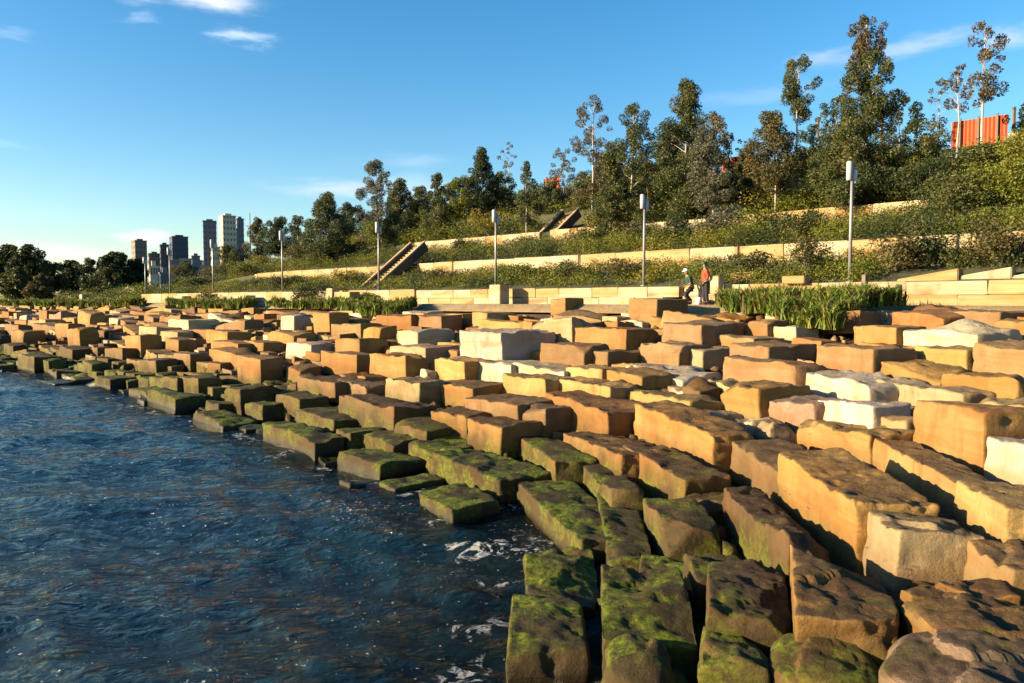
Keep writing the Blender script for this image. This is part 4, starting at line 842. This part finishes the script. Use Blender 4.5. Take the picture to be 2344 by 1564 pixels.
# strap-leaved grass banks
def grass(pts, blades, ln, label, seed, wd=.022):
    r = np.random.default_rng(seed); V_, F_, C_ = [], [], []; off = 0
    pts = np.array(pts); n = len(pts) * blades; base = np.repeat(pts, blades, 0) + np.c_[r.normal(size=(n, 2)) * .10, np.zeros(n)]; th = r.uniform(0, 6.28, n); l = ln * r.uniform(.5, 1.15, n) * np.repeat(r.uniform(.6, 1.15, len(pts)), blades); out = r.uniform(.2, .95, n)
    dx, dy = np.cos(th), np.sin(th); px_, py_ = -dy, dx; w0 = wd * r.uniform(.7, 1.3, n); P0 = base
    P1 = base + np.stack([dx * l * out * .3, dy * l * out * .3, l * .62], -1); P2 = base + np.stack([dx * l * out * .95, dy * l * out * .95, l * (.95 - out * .45)], -1); sd = np.stack([px_ * w0, py_ * w0, 0 * w0], -1)
    V = np.stack([P0 - sd, P0 + sd, P1 + sd * .9, P1 - sd * .9, P2 + sd * .15, P2 - sd * .15], 1).reshape(-1, 3); i6 = np.arange(n)[:, None] * 6; Fq = np.concatenate([i6 + [0, 1, 2, 3], i6 + [3, 2, 4, 5]])
    cl = np.array([(.075, .12, .016), (.11, .15, .018), (.05, .085, .016), (.17, .16, .03), (.13, .10, .04)])[r.integers(0, 5, n)] * r.uniform(1.1, 1.75, n)[:, None]
    tag(link('grass', np_mesh('grass', V, Fq, LEAF, np.repeat(cl, 6, 0))), label, 'grass', kind='stuff')
def bank(px0, px1, c0, c1, n, seed, lift=.0):
    r = random.Random(seed); out = []
    for _ in range(n):
        f_ = r.random(); c = r.uniform(c0, c1) ; px = px0 + (px1 - px0) * f_; edge = 1 - abs(2 * f_ - 1) ** 3; c = c1 - (c1 - c0) * r.random() * edge
        x, y = cu(c, uu(px, c)); out.append((x, y, min(3.84, max(gz(x, y) + .5, float(zb(tdist(x, y)[0])) + .02)) + lift))
    return out
grass(bank(1650, 1800, 35.2, 38.4, 70, 1) + bank(1750, 1985, 31.6, 38.4, 190, 11) + bank(1700, 1930, 34, 38.4, 60, 13) + bank(1940, 2050, 35.8, 38.4, 40, 12), 60, .82, 'tall strappy green grass clump below the promenade at right', 61, .026)
grass(bank(770, 945, 34.6, 38.4, 110, 2), 45, .75, 'dark green grass patch on the rocks below the lower stair', 62, .035)
grass(bank(620, 780, 36.5, 38.6, 60, 5), 45, .75, 'green grass strip left of the dark grass patch', 65, .035)
grass(bank(385, 590, 36.0, 38.6, 110, 3), 40, .85, 'green grass patch at the path edge at left', 63, .045)
grass(bank(0, 330, 35.8, 38.6, 170, 4), 34, 1.0, 'bright grass strip below the dark trees at far left', 64, .07)

# ------------------------------------------------------------------ ridge: hoardings and posts
def hoarding(pxa, pxb, c, ya, yb_, label, posts=3):
    ua, ub = uu(pxb, c), uu(pxa, c); xa, y_a = cu(c, ua); L = ub - ua; z0 = H + (690 - yb_) * y_a / F_PX; h = (yb_ - ya) * y_a / F_PX; z0 = z0
    root = empty('site_hoarding', (xa, y_a, z0), RZU); tag(root, label, 'hoarding', 'orange hoardings on the ridge')
    n = max(3, int(L / .22)); V, Fq = [], []
    for i in range(n * 2 + 1):
        yy = .05 if (i // 1) % 2 else -.02; V += [(L * i / (2 * n), yy, 0), (L * i / (2 * n), yy, h)]
    for i in range(n * 2): Fq.append((2 * i, 2 * i + 2, 2 * i + 3, 2 * i + 1))
    me = bpy.data.meshes.new('corrugated_sheet'); me.from_pydata(V, [], Fq); me.materials.append(ORANGE); o = link('corrugated_sheet', me, root); md = o.modifiers.new('thickness', 'SOLIDIFY'); md.thickness = .02
    for i in range(posts): link('post', MB().box((0, 0, 0), (.12, .12, h + .5)).mesh('post', TIMBER), root, loc=(L * (i + .5) / posts, .16, h / 2 - .1))
hoarding(2166, 2292, 83.0, 268, 330, 'largest orange corrugated hoarding on the ridge at right', 3)
hoarding(1648, 1714, 72.0, 358, 402, 'orange hoarding on the ridge between the gums at centre right', 2)
hoarding(1450, 1484, 75.0, 383, 404, 'small orange hoarding glimpsed left of the broadest gum', 2)
hoarding(1244, 1280, 74.0, 408, 438, 'small reddish hoarding left of the tall airy gum', 2)
pm = MB().box((0, 0, 0), (.16, .16, 1.7)).mesh('fence_post', TIMBER, bevel=.01)
for i, (px, py, lb) in enumerate([(2008, 305, 'pale ridge post right of the tallest gum'), (2086, 312, 'pale ridge post left of the round green tree top'), (1864, 320, 'pale ridge post right of the brownish gum'), (2306, 305, 'pale post standing right of the orange hoarding, by the edge')]):
    c = 80; x, y = cu(c, uu(px, c)); tag(link('fence_post', pm, loc=(x, y, max(gz(x, y) + .9, H + (690 - py) * y / F_PX + .6))), lb, 'post', 'ridge posts')
    
# ------------------------------------------------------------------ towers across the water
GLASS = simple('window_glass', (.03, .04, .06), .2)
def tower(px0, px1, ytop, depth, mat, label, split=.5, floors=14, bays=5, ang=38, cap=None, extra=None):
    w = (px1 - px0) * depth / F_PX; h = (690 - ytop) * depth / F_PX + H; x = ((px0 + px1) / 2 - 1172) / F_PX * depth; root = empty('apartment_tower', (x, depth, 3.5), R(ang)); tag(root, label, 'building', 'towers beyond the cove')
    a = R(ang); s_ = w / (math.cos(a) * split * 2 + math.sin(a) * (1 - split) * 2); lx, ly = s_ * 2 * split, s_ * 2 * (1 - split)
    link('wall', MB().box((0, 0, h / 2 - 3), (lx, ly, h)).mesh('wall', mat), root)
    mb = MB(); sl = MB(); fh = h / floors
    for f_ in range(floors):
        z = f_ * fh - 2 + fh * .5
        for b_ in range(bays): mb.box(((b_ + .5) / bays * lx - lx / 2, -ly / 2 - .02, z), (lx / bays * .38, .12, fh * .4))
        for b_ in range(3): mb.box((-lx / 2 - .02, (b_ + .5) / 3 * ly - ly / 2, z), (.12, ly / 3 * .3, fh * .4)); mb.box((lx / 2 + .02, (b_ + .5) / 3 * ly - ly / 2, z), (.12, ly / 3 * .45, fh * .45))
        sl.box((0, 0, f_ * fh - 2.6), (lx + .35, ly + .35, .3))
    o = link('window', mb.mesh('window', GLASS), root); o['kind'] = 'stuff'
    link('floor_slab', sl.mesh('floor_slab', mat), root)['kind'] = 'stuff'
    link('roof', MB().box((0, 0, h - 2.9 + .5), (lx * .5, ly * .5, 1.6)).box((0, 0, h - 2.95), (lx + .5, ly + .5, .5)).mesh('roof', mat), root)
    return root
TC = simple('tower_cream', (.55, .46, .32), .8, .1, .1); TG = simple('tower_grey', (.12, .135, .16), .7, .1, .1); TD = simple('tower_dark', (.04, .045, .07), .5, .1, .1); TB = simple('tower_brown', (.17, .14, .11), .8, .1, .1)
tower(461, 508, 513, 420, TG, 'grey slab tower, left of the cream one', .3, 16, 3, 20)
tower(540, 564, 506, 430, TG, 'grey side block attached behind the cream tower', .4, 16, 3, 30)
tower(503, 546, 500, 400, TC, 'cream tower with dark windows, tallest beyond the cove', .45, 16, 4, 34)
tower(303, 342, 555, 520, TB, 'brownish grey tower, leftmost beyond the cove', .45, 12, 4, 40)
tower(386, 440, 547, 480, TD, 'dark blue glass building with stepped shoulder', .4, 11, 5, 30)
tower(368, 392, 564, 482, TD, 'lower dark shoulder block left of the glass building', .5, 10, 3, 30)
tower(340, 372, 584, 500, TB, 'low pale brown block between the two dark towers', .5, 8, 4, 30)
tower(440, 462, 590, 380, TG, 'low grey building left of the grey slab tower', .5, 6, 3, 25)
tower(485, 507, 570, 360, TC, 'small white building at the foot of the cream tower', .5, 7, 3, 30)
tower(343, 366, 618, 170, TC, 'small white building beside the far lamps', .5, 3, 3, 30)
tower(366, 392, 632, 180, TG, 'low grey shed right of the small white building', .5, 2, 3, 30)
tower(395, 470, 600, 460, TG, 'wide low grey building under the dark glass one', .6, 6, 6, 12)
x, y = ((576 - 1172) / F_PX) * 300, 300; tag(link('antenna_mast', MB().tube([(0, 0, 0), (0, 0, 34)], [.5, .15], 6).tube([(-1.6, 0, 29), (1.6, 0, 29)], .15, 5).mesh('antenna_mast', TG), loc=(x, y, 3.5)), 'thin antenna mast above the trees right of the cream tower', 'mast')

# ------------------------------------------------------------------ people
SKIN = simple('skin', (.26, .14, .09), .6); HIVO = simple('hi_vis_orange', (.48, .045, .006), .7, .1, 8); HIVY = simple('hi_vis_yellow', (.36, .42, .015), .7, .1, 8); DKG = simple('dark_green_shirt', (.008, .05, .022), .8, .15, 8); NAVY = simple('navy_trousers', (.010, .009, .014), .85, .15, 8)
HATW = simple('white_helmet', (.8, .78, .74), .35); HATG = simple('green_helmet', (.008, .05, .025), .4); REDC = simple('red_cloth', (.35, .008, .015), .75, .1, 8); BOOT = simple('boot', (.05, .03, .02), .7); REFL = simple('reflective_band', (.85, .62, .25), .4); GREYB = simple('white_bucket', (.75, .75, .75), .5)
def skinned(name, chains, mat, parent, sub=2):
    """chains: list of [(point, radius), ...]; each chain may start at an index of an earlier joint by reusing the same point"""
    V, E, Rr, idx = [], [], [], {}
    for ch in chains:
        pv = None
        for (p_, r_) in ch:
            key = tuple(round(q, 4) for q in p_)
            if key not in idx: idx[key] = len(V); V.append(p_); Rr.append(r_)
            if pv is not None and pv != idx[key]: E.append((pv, idx[key]))
            pv = idx[key]
    me = bpy.data.meshes.new(name); me.from_pydata(V, E, []); o = link(name, me, parent); md = o.modifiers.new('skin', 'SKIN'); sv = me.skin_vertices[0].data if me.skin_vertices else None
    if sv is None:
        bpy.context.view_layer.objects.active = o; me.skin_vertices.new() if hasattr(me.skin_vertices, 'new') else None; sv = me.skin_vertices[0].data
    seen = set(); adj = {i: [] for i in range(len(V))}
    for a, b_ in E: adj[a].append(b_); adj[b_].append(a)
    for i, r_ in enumerate(Rr): sv[i].radius = r_ if isinstance(r_, tuple) else (r_, r_)
    for i in range(len(V)):
        if i not in seen:
            sv[i].use_root = True; st = [i]
            while st:
                q = st.pop()
                if q in seen: continue
                seen.add(q); st += adj[q]
    md.use_smooth_shade = True; s_ = o.modifiers.new('sub', 'SUBSURF'); s_.levels = sub; s_.render_levels = sub; me.materials.append(mat); return o
def hand_chains(w, d, side):
    """palm and five fingers from wrist w towards d"""
    w = Vector(w); d = Vector(d).normalized(); a = d.cross(Vector((0, 1, 0))).normalized() if abs(d.y) < .9 else Vector((1, 0, 0)); n_ = d.cross(a); ch = [[(tuple(w), .024), (tuple(w + d * .085), (.036, .016))]]
    for k, (o_, l_) in enumerate(((-.03, .07), (-.01, .08), (.01, .075), (.028, .06))): p0 = w + d * .075 + a * o_; ch.append([(tuple(p0), .009), (tuple(p0 + d * l_ * .6 + n_ * .008), .008), (tuple(p0 + d * l_ + n_ * .025), .007)])
    p0 = w + d * .03 + a * .03 * side; ch.append([(tuple(p0), .011), (tuple(p0 + a * .03 * side + d * .03), .009), (tuple(p0 + a * .035 * side + d * .058), .008)]); return ch
def face_bits(head, fwd, root, body):
    """nose, eyes and mouth as small geometry on the front of the head"""
    h = Vector(head); f_ = Vector(fwd).normalized(); s_ = f_.cross(Vector((0, 0, 1))).normalized()
    mb = MB().tube([h + f_ * .085 + Vector((0, 0, .01)), h + f_ * .115 - Vector((0, 0, .02)), h + f_ * .09 - Vector((0, 0, .03))], [.008, .015, .01], 6)
    for q in (-1, 1): mb.tube([h + s_ * q * .078 + Vector((0, 0, -.03)), h + s_ * q * .085 + Vector((0, 0, .02))], [.012, .016], 6)
    link('nose_and_ears', mb.mesh('nose_and_ears', SKIN, True), root)
    mb = MB()
    for q in (-1, 1): mb.tube([h + f_ * .082 + s_ * q * .032, h + f_ * .094 + s_ * q * .032], .011, 6)
    mb.box(h + f_ * .088 - Vector((0, 0, .055)), (.02, .045, .008), math.atan2(f_.y, f_.x)); link('eyes_and_mouth', mb.mesh('eyes_and_mouth', BOOT), root)
def helmet(head, fwd, mat, root):
    h = Vector(head) + Vector((0, 0, .045)); f_ = Vector(fwd).normalized(); pts, rad = [], []
    for k in range(6): t_ = k / 5 * math.pi / 2; pts.append(h + Vector((0, 0, math.sin(t_) * .115))); rad.append(max(.125 * math.cos(t_), .012))
    mb = MB().tube(pts, rad, 14); mb.tube([h - Vector((0, 0, .006)) + f_ * .03, h + Vector((0, 0, .006)) + f_ * .03], .15, 14); mb.box(h + Vector((0, 0, .07)), (.2, .03, .07), math.atan2(f_.y, f_.x)); link('hard_hat', mb.mesh('hard_hat', mat, True), root)
# standing worker, turned to the left and away
xw, yw = cu(40.9, uu(1614, 40.9)); zw = 3.87
W1 = empty('person', (xw, yw, zw)); tag(W1, 'standing worker in orange hi-vis top, dark trousers and green helmet', 'person')
sh_y = .0
hips = (0, 0, .93)
body = [[((0, 0, .93), (.15, .12)), ((0.0, 0, 1.12), (.13, .10)), ((-.02, 0, 1.34), (.17, .11)), ((-.02, 0, 1.46), (.085, .08)), ((-.03, 0, 1.53), .052), ((-.05, 0, 1.62), (.088, .095)), ((-.05, 0, 1.71), (.085, .09))],
        [((0, 0, .93), (.15, .12)), ((.03, -.10, .86), .095), ((.02, -.11, .48), .062), ((.05, -.12, .08), .045), ((-.10, -.12, .03), .04)],
        [((0, 0, .93), (.15, .12)), ((-.02, .10, .86), .095), ((-.03, .11, .48), .062), ((.0, .12, .08), .045), ((-.15, .12, .03), .04)],
        [((-.02, 0, 1.34), (.17, .11)), ((-.02, -.19, 1.39), .062), ((.05, -.24, 1.12), .045), ((-.13, -.20, .98), .03)], [((-.02, 0, 1.34), (.17, .11)), ((-.02, .19, 1.39), .062), ((.03, .25, 1.12), .045), ((-.16, .18, 1.0), .03)]]
skinned('body', body + hand_chains((-.13, -.20, .98), (-.8, .1, -.15), 1) + hand_chains((-.16, .18, 1.0), (-.8, -.1, -.15), -1), SKIN, W1)
skinned('vest', [[((0, 0, .98), (.19, .16)), ((0.0, 0, 1.12), (.165, .145)), ((-.02, 0, 1.34), (.205, .15)), ((-.02, 0, 1.43), (.13, .115))], [((-.02, 0, 1.34), (.205, .15)), ((-.02, -.20, 1.38), .085), ((.045, -.245, 1.14), .065), ((-.05, -.22, 1.04), .055)], [((-.02, 0, 1.34), (.205, .15)), ((-.02, .20, 1.38), .085), ((.03, .25, 1.14), .065), ((-.08, .22, 1.05), .055)]], HIVO, W1)
skinned('reflective_band', [[((0, 0, 1.03), (.2, .175)), ((0, 0, 1.09), (.2, .172))]], HIVY, W1, 1)
skinned('waist_pouch', [[((-.02, 0, .84), (.19, .15)), ((0, 0, .97), (.20, .165))]], REDC, W1, 1)
skinned('trousers', [[((0, 0, .95), (.165, .135)), ((.03, -.10, .84), .115), ((.02, -.11, .48), .088), ((.05, -.12, .12), .075)], [((0, 0, .95), (.165, .135)), ((-.02, .10, .84), .115), ((-.03, .11, .48), .088), ((.0, .12, .12), .075)]], NAVY, W1)
for q, (bx_, by_) in enumerate(((.02, -.12), (-.03, .12))): skinned('boot', [[((bx_ + .05, by_, .08), .075), ((bx_ - .05, by_, .06), .07), ((bx_ - .19, by_, .05), .06)]], BOOT, W1, 1)
helmet((-.05, 0, 1.64), (-1, .2, -.1), HATG, W1); face_bits((-.05, 0, 1.62), (-1, .2, -.1), W1, None)
# bending worker
xw, yw = cu(40.9, uu(1578, 40.9))
W2 = empty('person', (xw, yw, zw), R(8)); tag(W2, 'stooping worker in dark green shirt, lime yellow bib and white helmet', 'person')
body = [[((0.05, 0, .72), (.15, .12)), ((.02, 0, .90), (.13, .10)), ((-.07, 0, 1.10), (.16, .11)), ((-.11, 0, 1.21), (.085, .08)), ((-.14, 0, 1.27), .052), ((-.18, 0, 1.34), (.088, .095)), ((-.19, 0, 1.43), (.085, .09))],
        [((0.05, 0, .72), (.15, .12)), ((-.02, -.12, .66), .09), ((-.26, -.13, .44), .062), ((-.08, -.13, .07), .045), ((-.22, -.13, .03), .04)],
        [((0.05, 0, .72), (.15, .12)), ((.04, .12, .66), .09), ((-.10, .13, .40), .062), ((.14, .13, .07), .045), ((.0, .13, .03), .04)],
        [((-.07, 0, 1.10), (.16, .11)), ((-.09, -.19, 1.13), .058), ((-.05, -.23, .88), .043), ((-.26, -.16, .74), .03)], [((-.07, 0, 1.10), (.16, .11)), ((-.09, .19, 1.13), .058), ((-.02, .24, .90), .043), ((-.22, .16, .78), .03)]]
skinned('body', body + hand_chains((-.26, -.16, .74), (-.8, .1, -.3), 1) + hand_chains((-.22, .16, .78), (-.8, -.1, -.3), -1), SKIN, W2)
skinned('shirt', [[((.04, 0, .78), (.18, .15)), ((.02, 0, .90), (.16, .14)), ((-.07, 0, 1.10), (.195, .15)), ((-.10, 0, 1.18), (.12, .11))], [((-.07, 0, 1.10), (.195, .15)), ((-.09, -.20, 1.12), .08), ((-.05, -.235, .90), .06)], [((-.07, 0, 1.10), (.195, .15)), ((-.09, .20, 1.12), .08), ((-.02, .245, .92), .06)]], DKG, W2)
skinned('bib', [[((.03, 0, .60), (.20, .18)), ((.03, 0, .74), (.195, .175)), ((.02, 0, .84), (.175, .16))]], HIVY, W2)
skinned('trousers', [[((0.05, 0, .72), (.16, .13)), ((-.02, -.12, .65), .11), ((-.26, -.13, .43), .085), ((-.08, -.13, .12), .07)], [((0.05, 0, .72), (.16, .13)), ((.04, .12, .65), .11), ((-.10, .13, .39), .085), ((.14, .13, .12), .07)]], NAVY, W2)
for bx_, by_ in ((-.1, -.13), (.12, .13)): skinned('boot', [[((bx_ + .05, by_, .08), .075), ((bx_ - .05, by_, .06), .07), ((bx_ - .18, by_, .05), .06)]], BOOT, W2, 1)
helmet((-.18, 0, 1.36), (-1, -.1, -.3), HATW, W2); face_bits((-.18, 0, 1.34), (-1, -.1, -.3), W2, None)
bk = empty('bucket', (xw + .32, yw - .25, zw)); tag(bk, 'white bucket standing by the stooping worker', 'bucket'); link('tub', MB().tube([(0, 0, 0), (0, 0, .3)], [.12, .15], 14).mesh('tub', GREYB, True), bk); link('handle', MB().tube([(-.15, 0, .28), (-.1, 0, .40), (0, 0, .45), (.1, 0, .40), (.15, 0, .28)], .008, 5).mesh('handle', LAMP_METAL), bk)
